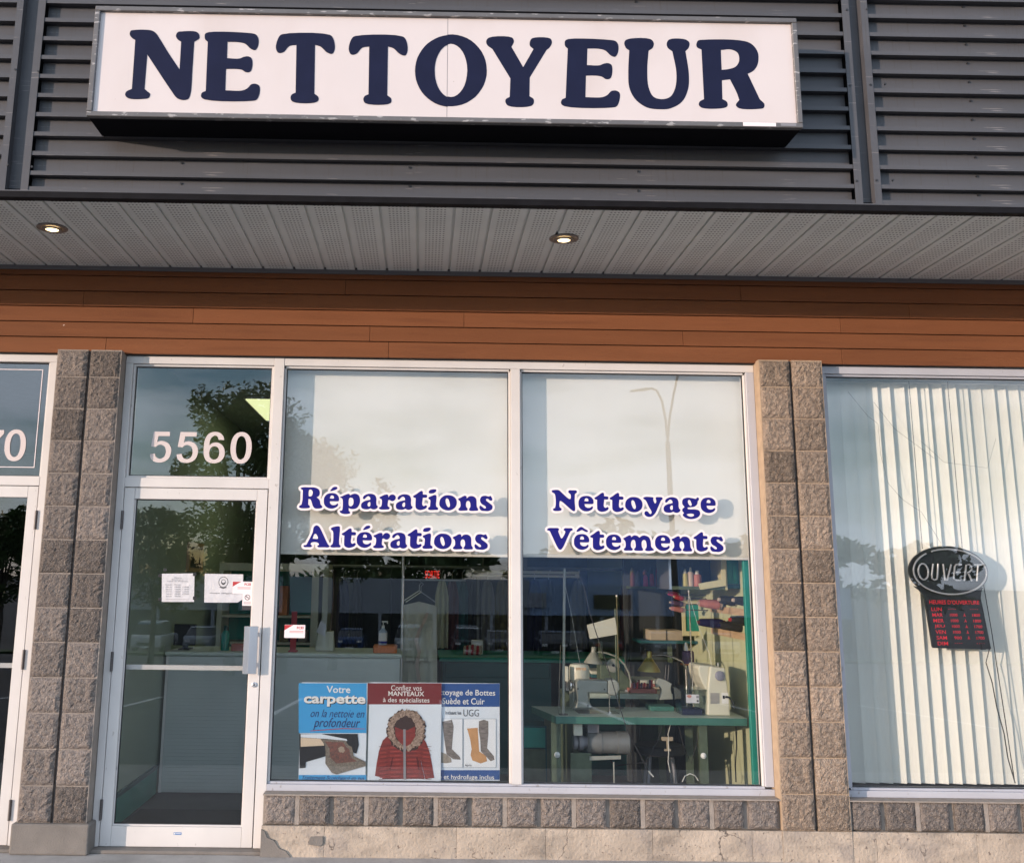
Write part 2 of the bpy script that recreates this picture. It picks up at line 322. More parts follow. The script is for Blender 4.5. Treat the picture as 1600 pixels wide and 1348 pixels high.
GLYPH={'R':[[(1.5,31.0,0),(4.0,32.3,0),(16.0,32.6,0),(24.0,32.3,0),(30.0,29.3,0),(31.8,24.3,0),(30.5,19.3,0),(27.0,17.0,1),(30.2,14.8,0),(32.5,11.3,0),(33.5,6.3,0),(36.5,2.8,0),(35.5,0.8,0),(31.0,-0.4,0),(25.0,0.0,0),(22.0,2.8,0),(19.8,8.8,0),(17.5,13.6,0),(14.2,14.3,1),(14.2,5.8,1),(17.0,3.0,0),(16.5,0.8,0),(13.0,-0.1,0),(3.0,-0.1,0),(0.2,1.6,0),(0.8,3.6,0),(3.8,5.3,1),(5.2,12.8,1),(5.0,28.0,1),(2.0,30.0,0)],[(15.0,28.3,0),(17.5,29.0,0),(20.2,26.8,0),(20.8,23.3,0),(19.2,19.3,0),(16.5,18.3,0),(14.8,18.8,0),(14.2,23.8,0)]],'e':[[(0.0,11.0,0),(0.7,17.0,0),(4.5,22.0,0),(11.5,24.0,0),(18.5,23.0,0),(23.0,18.5,0),(23.7,13.0,0),(22.8,11.6,0),(9.5,11.2,1),(10.0,8.0,0),(13.5,5.5,0),(18.5,5.8,0),(21.5,7.8,0),(22.7,6.5,0),(21.5,3.5,0),(16.5,0.5,0),(11.5,-0.3,0),(5.5,1.5,0),(1.0,6.0,0)],[(9.3,15.8,1),(10.5,19.5,0),(13.0,20.4,0),(15.3,18.8,0),(15.7,16.2,0),(14.8,15.5,0)]],'acute':[[(9.5,27.5,0),(11.0,30.0,0),(13.5,32.8,0),(16.5,34.0,0),(20.0,33.5,0),(20.7,31.5,0),(18.5,29.5,0),(14.5,28.0,0),(10.5,27.0,0)]],'p':[[(0.4,18.3,0),(3.2,19.3,0),(7.2,21.3,0),(13.2,23.3,0),(15.0,22.3,0),(15.4,20.3,1),(19.2,22.8,0),(24.2,23.6,0),(29.2,20.8,0),(31.4,14.3,0),(30.7,7.8,0),(27.2,1.8,0),(21.7,-0.4,0),(16.2,0.0,0),(14.0,1.3,1),(14.2,-3.2,0),(16.4,-5.2,0),(16.2,-7.0,0),(12.2,-8.2,0),(6.2,-8.2,0),(1.2,-6.2,0),(0.0,-3.7,0),(3.7,-2.7,1),(4.4,-0.2,0),(4.2,13.8,0),(2.7,16.3,0),(0.7,16.8,0)],[(14.2,15.8,0),(16.2,17.3,0),(19.7,16.3,0),(21.2,12.3,0),(20.7,6.8,0),(18.2,4.3,0),(15.2,4.3,0),(14.0,5.8,0)]],'a':[[(0.0,4.5,0),(1.0,9.0,0),(6.0,12.5,0),(14.2,14.5,1),(14.0,17.5,0),(11.0,20.0,0),(7.5,17.8,0),(5.2,15.4,0),(3.0,15.7,0),(2.6,17.5,0),(4.2,20.5,0),(10.0,23.4,0),(16.0,23.7,0),(21.5,21.5,0),(23.8,16.0,0),(23.6,10.0,0),(24.4,5.8,1),(26.0,4.8,0),(26.0,2.8,0),(23.0,0.0,0),(18.5,-0.5,0),(15.0,1.2,1),(11.0,-0.4,0),(5.5,-0.5,0),(1.2,1.3,0)],[(10.0,8.0,0),(12.0,10.5,0),(14.0,10.8,0),(14.2,5.0,0),(12.5,3.8,0),(10.5,5.0,0)]],'r':[[(0.2,18.5,0),(3.0,20.0,0),(10.0,23.0,0),(13.5,22.5,0),(14.2,18.5,1),(17.0,22.0,0),(21.0,23.2,0),(25.0,21.0,0),(25.8,17.0,0),(23.0,13.5,0),(19.5,12.8,0),(16.0,14.4,0),(14.0,14.0,1),(13.5,5.0,0),(16.5,2.5,0),(16.0,0.5,0),(11.0,-0.5,0),(1.0,0.0,0),(0.0,2.2,0),(3.0,4.0,1),(4.0,7.0,0),(3.8,15.0,0),(1.0,16.8,0)]],'t':[[(0.0,20.62,0),(5.31,24.34,0),(12.75,29.33,0),(14.88,28.59,0),(15.41,23.8,1),(21.25,23.27,0),(22.1,21.15,0),(21.25,19.02,0),(15.41,18.7,1),(14.67,7.86,0),(17.0,5.74,0),(20.19,7.01,0),(22.1,5.74,0),(20.72,2.55,0),(14.88,-0.11,0),(9.56,-0.43,0),(4.78,2.55,0),(4.04,8.93,0),(4.25,17.96,1),(1.06,19.02,0)]],'i':[[(0.32,19.02,0),(2.98,20.62,0),(10.41,23.27,0),(12.75,22.21,0),(12.54,5.74,0),(15.52,3.08,0),(15.2,0.43,0),(11.48,-0.11,0),(1.38,-0.11,0),(0.0,1.49,0),(0.32,3.08,0),(2.98,5.21,1),(3.19,15.3,0),(0.85,16.9,0)]],'dot':[[(0.53,27.52,0),(2.44,30.71,0),(7.23,32.09,0),(12.01,31.77,0),(12.54,29.65,0),(9.35,26.46,0),(4.04,25.4,0),(1.06,26.14,0)]],'o':[[(0.0,11.05,0),(1.81,17.43,0),(7.65,22.21,0),(14.03,23.27,0),(21.47,21.68,0),(26.25,16.9,0),(27.31,11.05,0),(25.19,4.68,0),(19.34,0.43,0),(12.96,-0.64,0),(5.53,1.49,0),(0.74,6.27,0)],[(9.56,15.3,0),(11.37,18.28,0),(14.03,16.9,0),(16.15,11.05,0),(16.68,6.8,0),(15.09,4.36,0),(12.96,5.21,0),(10.84,8.93,0)]],'n':[[(0.0,17.96,0),(3.51,19.55,0),(9.88,22.74,0),(12.54,21.89,0),(13.07,18.49,1),(17.32,21.89,0),(23.7,21.89,0),(27.95,17.96,0),(29.01,5.74,0),(31.14,2.02,0),(30.61,-0.11,0),(26.89,-0.64,0),(18.38,-0.43,0),(16.58,1.28,0),(18.92,5.74,0),(17.85,13.18,0),(15.2,14.77,0),(12.54,12.65,0),(12.22,5.74,0),(14.67,2.55,0),(14.13,0.21,0),(8.82,-0.64,0),(1.38,-0.43,0),(0.0,1.49,0),(2.44,4.14,1),(3.51,6.8,0),(2.44,14.24,0),(0.32,15.83,0)]],'s':[[(1.28,18.38,0),(3.93,22.1,0),(9.78,23.17,0),(14.03,22.1,0),(17.75,22.95,0),(19.13,20.51,0),(20.4,17.85,0),(19.34,15.73,0),(16.68,15.73,0),(12.96,18.38,0),(10.31,17.64,0),(11.05,15.2,0),(16.15,11.48,0),(20.4,7.23,0),(19.87,2.44,0),(14.03,-0.74,0),(8.71,-0.74,0),(2.87,0.0,0),(0.43,2.76,0),(0.0,5.63,0),(1.28,7.76,0),(3.93,6.16,0),(8.18,3.19,0),(10.31,4.57,0),(8.71,7.23,0),(3.4,10.41,0),(1.06,14.67,0)]],'A':[[(0.3,2.3,0),(4.3,3.3,0),(6.8,7.8,0),(13.3,21.8,0),(15.3,30.8,0),(19.3,33.3,0),(23.3,31.3,0),(28.3,22.8,0),(34.3,10.8,0),(38.3,3.8,0),(40.5,1.8,0),(39.3,0.0,0),(30.3,-0.4,0),(22.3,0.0,0),(21.5,1.8,0),(24.1,3.8,0),(22.3,6.3,0),(17.3,7.6,0),(11.8,6.3,0),(11.1,3.8,0),(13.3,2.0,0),(11.8,0.0,0),(6.3,-0.4,0),(0.8,0.0,0)],[(13.8,12.8,1),(16.3,19.6,0),(18.8,20.0,0),(22.1,13.0,0)]],'l':[[(0.0,28.8,0),(2.8,30.8,0),(12.8,32.3,0),(14.0,30.8,0),(13.6,4.8,0),(15.8,2.3,0),(15.3,0.3,0),(9.8,-0.2,0),(1.3,0.0,0),(0.0,1.8,0),(2.8,4.3,1),(3.8,6.8,0),(3.3,24.8,0),(1.3,26.3,0)]],'N':[[(0.0,31.31,0),(3.09,32.44,0),(11.06,32.44,0),(15.75,28.5,0),(27.0,18.94,0),(29.34,18.94,0),(29.62,25.69,0),(26.25,28.97,0),(27.0,32.06,0),(32.62,32.44,0),(38.72,32.06,0),(39.66,29.44,0),(36.37,26.62,1),(35.91,15.37,0),(36.37,1.31,0),(34.97,-0.09,0),(32.62,0.37,0),(15.75,14.44,0),(12.94,15.37,0),(12.0,12.56,0),(12.19,6.0,0),(15.28,3.19,0),(14.34,0.84,0),(8.25,-0.37,0),(2.62,0.37,0),(1.69,2.72,0),(4.97,4.59,1),(6.19,10.69,0),(4.97,25.69,0),(3.09,27.56,0),(0.75,28.97,0)]],'V':[[(0.0,30.28,0),(2.62,32.44,0),(10.12,32.81,0),(17.62,32.44,0),(18.75,30.28,0),(17.44,27.94,0),(19.03,23.25,0),(21.84,17.16,0),(23.25,17.16,0),(28.41,26.53,0),(27.94,28.41,0),(25.87,29.81,0),(27.47,32.44,0),(32.62,32.81,0),(39.19,32.44,0),(40.12,30.28,0),(36.37,27.94,1),(32.62,20.44,0),(22.78,0.75,0),(19.5,-0.56,0),(17.16,1.22,0),(6.37,23.25,0),(4.03,27.94,0),(0.75,28.87,0)]],'circ':[[(4.22,28.59,0),(9.37,34.22,0),(12.66,34.87,0),(16.87,32.34,0),(22.03,29.06,0),(21.09,27.19,0),(17.81,27.66,0),(12.66,30.0,0),(7.5,27.84,0),(4.69,27.47,0)]],'y':[[(0.0,21.71,0),(3.2,23.64,0),(11.43,23.64,0),(16.09,22.67,0),(15.79,19.77,0),(16.76,15.89,0),(18.7,13.47,0),(20.64,17.34,0),(19.67,20.74,0),(20.16,23.16,0),(25.0,23.64,0),(29.84,23.16,0),(30.62,20.74,0),(27.91,18.31,1),(23.06,8.14,0),(18.22,-1.55,0),(12.4,-6.88,0),(6.59,-7.36,0),(2.23,-4.94,0),(1.26,-1.55,0),(3.2,1.36,0),(6.59,0.87,0),(9.5,-2.52,0),(11.63,-2.52,0),(12.6,0.39,0),(8.53,8.14,0),(3.68,18.31,0),(0.78,20.25,0)]],'g':[[(0.0,16.86,0),(2.13,21.22,0),(8.91,23.45,0),(16.67,22.67,0),(22.0,21.71,0),(23.93,23.84,0),(26.36,23.16,0),(26.55,20.25,0),(24.42,17.83,1),(23.93,13.95,0),(19.57,9.59,0),(12.79,8.33,0),(8.43,7.66,0),(8.43,5.91,0),(11.82,5.23,0),(20.54,5.23,0),(26.36,3.29,0),(27.81,-1.55,0),(24.9,-6.4,0),(17.64,-9.5,0),(9.88,-9.79,0),(3.1,-7.36,0),(0.19,-3.49,0),(2.62,-0.58,1),(0.19,1.84,0),(0.0,5.23,0),(3.59,8.62,1),(0.68,12.5,0)],[(8.91,16.86,0),(10.37,19.77,0),(12.31,19.57,0),(14.24,15.89,0),(14.92,12.02,0),(13.28,10.56,0),(10.85,12.02,0)],[(6.49,-3.0,0),(8.91,-2.03,0),(15.7,-1.74,0),(18.12,-3.49,0),(16.18,-5.62,0),(10.85,-5.91,0)]],'m':[[(0.0,18.0,0),(3.5,20.0,0),(9.5,23.0,0),(12.0,22.5,0),(12.5,20.0,1),(16.5,22.8,0),(22.0,22.5,0),(25.5,19.5,1),(30.0,22.8,0),(35.5,22.8,0),(40.5,20.0,0),(42.8,14.0,0),(43.5,6.0,0),(46.0,3.0,0),(47.5,1.0,0),(44.0,-0.4,0),(35.0,-0.4,0),(33.8,1.5,0),(36.0,4.5,0),(36.0,12.0,0),(34.5,15.5,0),(31.5,16.0,0),(29.0,13.5,0),(29.0,5.0,0),(30.5,2.5,0),(30.0,0.0,0),(25.0,-0.6,0),(18.0,-0.2,0),(16.5,1.5,0),(19.0,4.5,0),(19.0,12.0,0),(17.8,15.5,0),(15.0,16.0,0),(12.5,13.0,0),(12.0,5.0,0),(14.5,2.0,0),(13.5,-0.2,0),(8.0,-0.5,0),(1.5,-0.2,0),(0.5,1.8,0),(3.0,4.0,1),(3.8,8.0,0),(3.0,14.0,0),(1.0,16.5,0)]]}
SIGN=[('N',[[(0.765,4.362,0),(0.769,4.383,0),(0.786,4.388,0),(0.874,4.388,0),(0.899,4.374,0),(0.924,4.34,0),(0.976,4.258,0),(1.037,4.169,1),(1.036,4.326,1),(1.018,4.338,0),(1.007,4.357,0),(1.015,4.38,0),(1.039,4.385,0),(1.109,4.385,0),(1.127,4.369,0),(1.129,4.347,0),(1.104,4.327,1),(1.104,4.171,0),(1.102,4.033,0),(1.091,4.004,0),(1.062,3.998,0),(1.033,4.009,0),(1.001,4.05,0),(0.864,4.25,1),(0.863,4.056,1),(0.877,4.044,0),(0.894,4.028,0),(0.888,4.007,0),(0.866,4.001,0),(0.785,4.002,0),(0.766,4.02,0),(0.77,4.039,0),(0.798,4.055,1),(0.796,4.331,1),(0.778,4.343,0)]]),('E',[[(1.157,4.357,0),(1.159,4.373,0),(1.177,4.383,0),(1.391,4.382,0),(1.423,4.375,0),(1.438,4.353,0),(1.438,4.308,0),(1.425,4.286,0),(1.404,4.291,0),(1.37,4.321,0),(1.335,4.329,0),(1.278,4.33,1),(1.28,4.237,1),(1.345,4.236,0),(1.368,4.246,0),(1.391,4.249,0),(1.409,4.237,0),(1.413,4.183,0),(1.404,4.163,0),(1.384,4.159,0),(1.36,4.173,0),(1.331,4.177,0),(1.278,4.176,1),(1.281,4.056,1),(1.366,4.056,0),(1.394,4.069,0),(1.414,4.092,0),(1.437,4.095,0),(1.456,4.083,0),(1.459,4.045,0),(1.446,4.008,0),(1.421,4.0,0),(1.178,4.003,0),(1.158,4.018,0),(1.161,4.04,0),(1.18,4.05,1),(1.175,4.328,1),(1.161,4.341,0)]]),('T',[[(1.532,4.303,0),(1.547,4.366,0),(1.564,4.379,0),(1.811,4.38,0),(1.831,4.357,0),(1.84,4.299,0),(1.827,4.272,0),(1.801,4.279,0),(1.765,4.312,0),(1.736,4.321,1),(1.742,4.046,1),(1.763,4.028,0),(1.764,4.009,0),(1.745,3.996,0),(1.632,3.999,0),(1.62,4.02,0),(1.626,4.039,0),(1.645,4.049,1),(1.639,4.319,1),(1.602,4.312,0),(1.573,4.277,0),(1.546,4.273,0)]]),('T',[[(1.913,4.301,0),(1.929,4.364,0),(1.947,4.376,0),(2.193,4.378,0),(2.213,4.355,0),(2.221,4.297,0),(2.209,4.27,0),(2.182,4.277,0),(2.146,4.31,0),(2.118,4.319,1),(2.12,4.044,1),(2.141,4.025,0),(2.141,4.006,0),(2.122,3.994,0),(2.009,3.997,0),(1.997,4.018,0),(2.004,4.037,0),(2.023,4.047,1),(2.02,4.317,1),(1.984,4.31,0),(1.954,4.275,0),(1.927,4.27,0)]]),('O',[[(2.434,3.985,1),(2.411,3.989,1),(2.389,3.995,1),(2.368,4.004,1),(2.348,4.017,1),(2.33,4.031,1),(2.313,4.048,1),(2.298,4.067,1),(2.286,4.088,1),(2.276,4.11,1),(2.268,4.134,1),(2.264,4.158,1),(2.262,4.183,1),(2.263,4.208,1),(2.267,4.233,1),(2.273,4.257,1),(2.283,4.28,1),(2.295,4.302,1),(2.309,4.322,1),(2.325,4.34,1),(2.344,4.355,1),(2.364,4.368,1),(2.385,4.379,1),(2.407,4.386,1),(2.43,4.391,1),(2.431,4.334,1),(2.418,4.328,1),(2.407,4.318,1),(2.396,4.305,1),(2.387,4.289,1),(2.379,4.271,1),(2.372,4.251,1),(2.368,4.23,1),(2.365,4.208,1),(2.365,4.185,1),(2.366,4.163,1),(2.369,4.141,1),(2.374,4.12,1),(2.381,4.1,1),(2.389,4.083,1),(2.399,4.068,1),(2.409,4.056,1),(2.421,4.046,1),(2.433,4.04,1)]]),('O',[[(2.43,4.393,1),(2.456,4.395,1),(2.482,4.392,1),(2.508,4.385,1),(2.532,4.375,1),(2.555,4.361,1),(2.575,4.343,1),(2.593,4.323,1),(2.609,4.3,1),(2.621,4.275,1),(2.63,4.249,1),(2.635,4.221,1),(2.637,4.193,1),(2.636,4.165,1),(2.63,4.137,1),(2.622,4.111,1),(2.609,4.086,1),(2.594,4.063,1),(2.577,4.042,1),(2.556,4.025,1),(2.534,4.01,1),(2.51,3.999,1),(2.485,3.992,1),(2.46,3.988,1),(2.434,3.988,1),(2.433,4.043,1),(2.45,4.04,1),(2.467,4.043,1),(2.483,4.052,1),(2.497,4.066,1),(2.51,4.084,1),(2.521,4.107,1),(2.528,4.133,1),(2.533,4.162,1),(2.535,4.191,1),(2.533,4.221,1),(2.528,4.249,1),(2.52,4.275,1),(2.509,4.298,1),(2.495,4.317,1),(2.48,4.33,1),(2.464,4.338,1),(2.447,4.341,1),(2.431,4.337,1)]]),('Y',[[(2.633,4.358,0),(2.648,4.38,0),(2.768,4.383,0),(2.779,4.361,0),(2.766,4.329,1),(2.827,4.215,1),(2.882,4.319,1),(2.863,4.338,0),(2.865,4.367,0),(2.878,4.382,0),(2.97,4.381,0),(2.979,4.357,0),(2.965,4.328,0),(2.951,4.316,1),(2.861,4.157,1),(2.859,4.052,1),(2.88,4.036,0),(2.88,4.011,0),(2.863,3.996,0),(2.749,3.996,0),(2.734,4.017,0),(2.736,4.033,0),(2.756,4.046,1),(2.76,4.15,1),(2.666,4.315,1),(2.64,4.336,0)]]),('E',[[(3.046,4.354,0),(3.049,4.37,0),(3.067,4.38,0),(3.283,4.379,0),(3.315,4.372,0),(3.328,4.35,0),(3.325,4.305,0),(3.31,4.283,0),(3.29,4.288,0),(3.258,4.318,0),(3.223,4.327,0),(3.165,4.327,1),(3.161,4.233,1),(3.227,4.233,0),(3.25,4.243,0),(3.274,4.246,0),(3.291,4.234,0),(3.291,4.18,0),(3.281,4.159,0),(3.26,4.155,0),(3.237,4.169,0),(3.208,4.174,0),(3.155,4.173,1),(3.15,4.052,1),(3.235,4.053,0),(3.264,4.066,0),(3.285,4.088,0),(3.309,4.092,0),(3.328,4.08,0),(3.328,4.042,0),(3.312,4.004,0),(3.286,3.996,0),(3.042,3.999,0),(3.023,4.014,0),(3.028,4.036,0),(3.047,4.046,1),(3.062,4.325,1),(3.049,4.338,0)]]),('U',[[(3.36,4.364,0),(3.373,4.383,0),(3.498,4.388,0),(3.515,4.367,0),(3.509,4.338,0),(3.487,4.321,1),(3.477,4.217,0),(3.481,4.113,0),(3.505,4.061,0),(3.549,4.048,0),(3.593,4.063,0),(3.621,4.116,0),(3.629,4.201,0),(3.612,4.32,1),(3.589,4.339,0),(3.584,4.365,0),(3.599,4.388,0),(3.684,4.389,0),(3.704,4.37,0),(3.698,4.341,0),(3.681,4.322,1),(3.694,4.193,0),(3.687,4.107,0),(3.653,4.036,0),(3.591,3.997,0),(3.538,3.991,0),(3.469,4.0,0),(3.409,4.046,0),(3.38,4.111,0),(3.377,4.196,0),(3.385,4.321,1),(3.368,4.335,0)]]),('R',[[(3.74,4.361,0),(3.75,4.384,0),(3.773,4.389,0),(3.968,4.39,0),(4.029,4.372,0),(4.062,4.324,0),(4.059,4.257,0),(4.035,4.218,0),(4.003,4.199,1),(4.059,4.057,1),(4.082,4.03,0),(4.077,4.009,0),(4.055,4.003,0),(3.95,4.004,0),(3.933,4.022,0),(3.952,4.051,1),(3.942,4.088,0),(3.909,4.166,1),(3.866,4.16,1),(3.864,4.054,1),(3.886,4.04,0),(3.889,4.017,0),(3.871,4.005,0),(3.757,4.003,0),(3.74,4.019,0),(3.745,4.038,0),(3.768,4.052,1),(3.766,4.333,1),(3.744,4.345,0)],[(3.868,4.332,1),(3.921,4.336,0),(3.956,4.317,0),(3.962,4.274,0),(3.943,4.24,0),(3.907,4.225,0),(3.867,4.219,1)]])]
# ------------------------------------------------------------------ outlines and text
def smooth(pts, sub=5):
    out = []; n = len(pts)
    P = [Vector((p[0], p[1])) for p in pts]; K = [p[2] for p in pts]
    for i in range(n):
        p1, p2 = P[i], P[(i+1) % n]
        p0 = p1-(p2-p1) if K[i] else P[i-1]
        p3 = p2+(p2-p1) if K[(i+1) % n] else P[(i+2) % n]
        if K[i] and K[(i+1) % n]: out.append(tuple(p1)); continue
        d1 = max((p2-p1).length**.5, 1e-6); d0 = max((p1-p0).length**.5, 1e-6); d2 = max((p3-p2).length**.5, 1e-6)
        m1 = ((p1-p0)/d0 - (p2-p0)/(d0+d1) + (p2-p1)/d1)*d1
        m2 = ((p2-p1)/d1 - (p3-p1)/(d1+d2) + (p3-p2)/d2)*d1
        for k in range(sub):
            t = k/sub; t2 = t*t; t3 = t2*t
            q = p1*(2*t3-3*t2+1)+m1*(t3-2*t2+t)+p2*(-2*t3+3*t2)+m2*(t3-t2)
            out.append((q.x, q.y))
    return out
def text_mesh(body, bold=0, shear=0, space=1):
    cu = bpy.data.curves.new('lettering', 'FONT'); cu.body = body; cu.offset = bold; cu.shear = shear; cu.space_character = space; cu.resolution_u = 3
    cu.fill_mode = 'FRONT'; ob = bpy.data.objects.new('lettering', cu)
    COL.objects.link(ob); dg = bpy.context.evaluated_depsgraph_get(); me = bpy.data.meshes.new_from_object(ob.evaluated_get(dg))
    bpy.data.objects.remove(ob); bpy.data.curves.remove(cu); return me
def text(mb, body, x0, x1, z0, z1, y, bold=.0, shear=0, mi=0, space=1, cap=None):
    "fits the words to the box; z0/z1 are the extent of the ink"
    me = text_mesh(body, bold, shear, space); vs = [v.co.copy() for v in me.vertices]
    if not vs: return
    a0 = min(v.x for v in vs); a1 = max(v.x for v in vs); b0 = min(v.y for v in vs); b1 = max(v.y for v in vs)
    mb.add([(x0+(v.x-a0)/(a1-a0)*(x1-x0), y, z0+(v.y-b0)/(b1-b0)*(z1-z0)) for v in vs], [tuple(p.vertices) for p in me.polygons], mi)
    bpy.data.meshes.remove(me)
# ------------------------------------------------------------------ ground
XL, XR = -3.2, 8.6                       # stretch of the shop row that is built
def gz(y):                               # the lot falls gently away from the shops
    d = max(0, -y-2.6)
    return -.15 - .052*min(d, 74) if d > 0 else 0
m = MB(); m.box(-14, 20, -2.6, .12, -.15, -.0); m.build('sidewalk', M['walk'], kind='structure')
m = MB(); ys = [-2.601, -3, -10, -20, -40, -60, -76.6, -130, -400, -900]
for a, b in zip(ys[:-1], ys[1:]):
    m.add([(-500, a, gz(a)), (500, a, gz(a)), (500, b, gz(b)), (-500, b, gz(b))], [(3, 2, 1, 0)])
m.build('parking_lot', M['asphalt'], kind='structure')
m = MB()
for a, b in ((-46, -50),):
    for x0, x1 in ((-60, 60),): m.hull([(x0, a, gz(a)+.005), (x1, a, gz(a)+.005), (x1, b, gz(b)+.005), (x0, b, gz(b)+.005)], [(x0, a+.1, gz(a)+.12), (x1, a+.1, gz(a)+.12), (x1, b-.1, gz(b)+.12), (x0, b-.1, gz(b)+.12)])
m.build('grass_median', M['grass'], kind='structure')
lots = thing('parking_lines', 'white parking bay lines painted on the lot in front of the shops', 'road marking', (0, -12, gz(-12)))
for i in range(-6, 9):
    m = MB(); x = i*2.7; m.add([(x, -9, gz(-9)+.004), (x+.1, -9, gz(-9)+.004), (x+.1, -14, gz(-14)+.004), (x, -14, gz(-14)+.004)], [(3, 2, 1, 0)]); m.build('painted_line', M['line'], lots)
m = MB(); m.box(XL, XR, .12, 9, -.15, .02); m.build('floor', M['floor_in'], kind='structure')
# ------------------------------------------------------------------ split-face blocks
BW = .2032
def block_mesh(seed, w_, h_, nx=16, nz=16, dep=.10, amp=.010, mat_=None):
    random.seed(seed); m = MB(); sx = random.random()*90
    def disp(i, k):
        x = i/nx*w_; z = k/nz*h_; p = Vector((x*26+sx, 3.1, z*26+sx))
        e = min(i, nx-i, k, nz-k)
        d = noise.fractal(p*1.3, .75, 2.1, 5)*amp*.9 + noise.noise(Vector((x*9+sx, 9, z*9)))*amp*.7 + noise.noise(Vector((x*75+sx, 2, z*75)))*.0040
        if e == 0: return .007+.003*noise.noise(p*2)
        if e == 1: return -.001+d*.6
        return -.006+d*.8
    vs = [(i/nx*w_ - w_/2 + (.0022*noise.noise(Vector((k*1.3, sx, i))) if i in (0, nx) else 0), disp(i, k), k/nz*h_ - h_/2 + (.0022*noise.noise(Vector((i*1.3, sx, 4+k))) if k in (0, nz) else 0)) for k in range(nz+1) for i in range(nx+1)]
    n = nx+1; fs = [(k*n+i, k*n+i+1, (k+1)*n+i+1, (k+1)*n+i) for k in range(nz) for i in range(nx)]
    m.add(vs, fs)
    a = [0, nx, (nz+1)*n-1, nz*n]; bb = [(-w_/2, dep, -h_/2), (w_/2, dep, -h_/2), (w_/2, dep, h_/2), (-w_/2, dep, h_/2)]
    ring = [i for i in range(nx+1)]+[k*n+nx for k in range(1, nz+1)]+[nz*n+i for i in range(nx-1, -1, -1)]+[k*n for k in range(nz-1, 0, -1)]
    # side walls straight back
    rv = [vs[i] for i in ring]; rb = [(p[0], dep, p[2]) for p in rv]; L_ = len(ring)
    m.add(rv+rb, [(i, i+L_, (i+1) % L_+L_, (i+1) % L_) for i in range(L_)])
    return m
protos = {}
def place_block(parent, x, z, w_, h_, y=0, sm='stone'):
    key = (round(w_, 3), round(h_, 3), sm); L_ = protos.setdefault(key, [])
    if len(L_) < 7:
        o = block_mesh(len(L_)*17+int(w_*1000), w_, h_).build('stone_block', M[sm], parent, loc=(0, 0, 0)); L_.append(o)
    else:
        o = random.choice(L_).copy(); COL.objects.link(o); o.parent = parent
    o.location = Vector((x, y, z))-WL(parent)
    return o
ZB = .17
def pillar(x0, label, foundation, side_open):
    t = thing('block_pillar', label, 'pillar', (x0, 0, 0), 'split-face block pillars between the shopfronts')
    m = MB()
    m.box(x0+.008, x0+.2032-.0095, .009, .30, ZB+.001, 2.988); m.box(x0+.2032+.0095, x0+.4064-.008, .009, .30, ZB+.001, 2.988); MO = M['mortar' if x0 < 2 else 'mortar_sunlit']; m.build('mortar_bed', MO, t)
    for s_ in (0, 1):                                    # flush side faces of the units
        xa = x0 if s_ == 0 else x0+.4064-.008
        MB().box(xa+.0005, xa+.0075, .008, .30, ZB+.001, 2.988).build('side_face', MO, t)
    m = MB(); m.box(x0+.2032-.0092, x0+.2032+.0092, .034, .29, ZB+.001, 2.985); m.build('score_groove', M['groove'], t)
    random.seed(int(x0*10)+3)
    for k in range(14):
        h_ = BW-.006 if k < 13 else .165
        zc = ZB+k*BW+.003+h_/2
        for j in (0, 1):
            w_ = .1885; xc = x0+.0055+w_/2+j*(BW+.0035)
            place_block(t, xc, zc, w_, h_, 0, 'stone' if x0 < 2 else 'stone_sunlit')
    return t
pl = pillar(0, 'grey brown split-face block pillar left of the 5560 door', True, 1)
m = MB(); m.box(-.022, .432, -.018, .30, 0, ZB); m.build('foundation_pad', M['parge'], pl, bevel=.012, seg=3)
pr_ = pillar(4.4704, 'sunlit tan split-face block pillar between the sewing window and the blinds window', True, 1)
def low_wall(x0, x1, label, njo, joints, first_deep):
    t = thing('low_block_wall', label, 'wall', (x0, .03, 0), 'low block walls under the shop windows')
    m = MB(); m.box(x0, x1, .045, .30, ZB+.001, .333); m.box(x0, x1, .012, .30, .3332, .3405); m.build('mortar_bed', M['mortar'], t)
    n = int(round((x1-x0)/BW)); random.seed(int(x0*10))
    for k in range(n):
        xa = x1-(n-k)*BW if njo else x0+k*BW
        if xa < x0-.05: continue
        place_block(t, xa+.0155+.086, ZB+.004+.078, .172, .156, .02)
        if (k+first_deep) % 2 == 0:
            MB().box(xa-.0135, xa+.0135, .027, .06, ZB+.002, .3325).build('joint', M['mortar'], t)
    xs = [x0]+[j for j in joints if x0 < j < x1]+[x1]
    for a, b in zip(xs[:-1], xs[1:]):
        m = MB(); nx = max(4, int((b-a)/.03)); nz_ = 6; vs = []
        for k in range(nz_+1):
            for i in range(nx+1):
                x = a+.0008+(b-a-.0016)*i/nx; z = (ZB-.002)*k/nz_
                e = .003 if i in (0, nx) or k == nz_ else 0
                vs.append((x, .006+e+noise.fractal(Vector((x*7, 1, z*9)), 1, 2, 3)*.005, z + (0 if 0 < k < nz_ else 0)))
        nn = nx+1; m.add(vs, [(k*nn+i, k*nn+i+1, (k+1)*nn+i+1, (k+1)*nn+i) for k in range(nz_) for i in range(nx)])
        m.add([vs[nz_*nn], vs[-1], (b-.002, .3, ZB-.002), (a+.002, .3, ZB-.002)], [(0, 1, 2, 3)])
        m.add([vs[0], vs[nz_*nn], (a+.002, .3, ZB-.002), (a+.002, .3, 0)], [(0, 1, 2, 3)]); m.add([vs[nn-1], vs[-1], (b-.002, .3, ZB-.002), (b-.002, .3, 0)], [(3, 2, 1, 0)])
        m.build('foundation_slab', M['conc'], t)
    return t
lw = low_wall(1.424, 4.470, 'low wall of rough blocks on a cracked concrete footing under the two lettered windows', True, [1.79, 2.56, 3.08, 3.706, 4.29], 1)
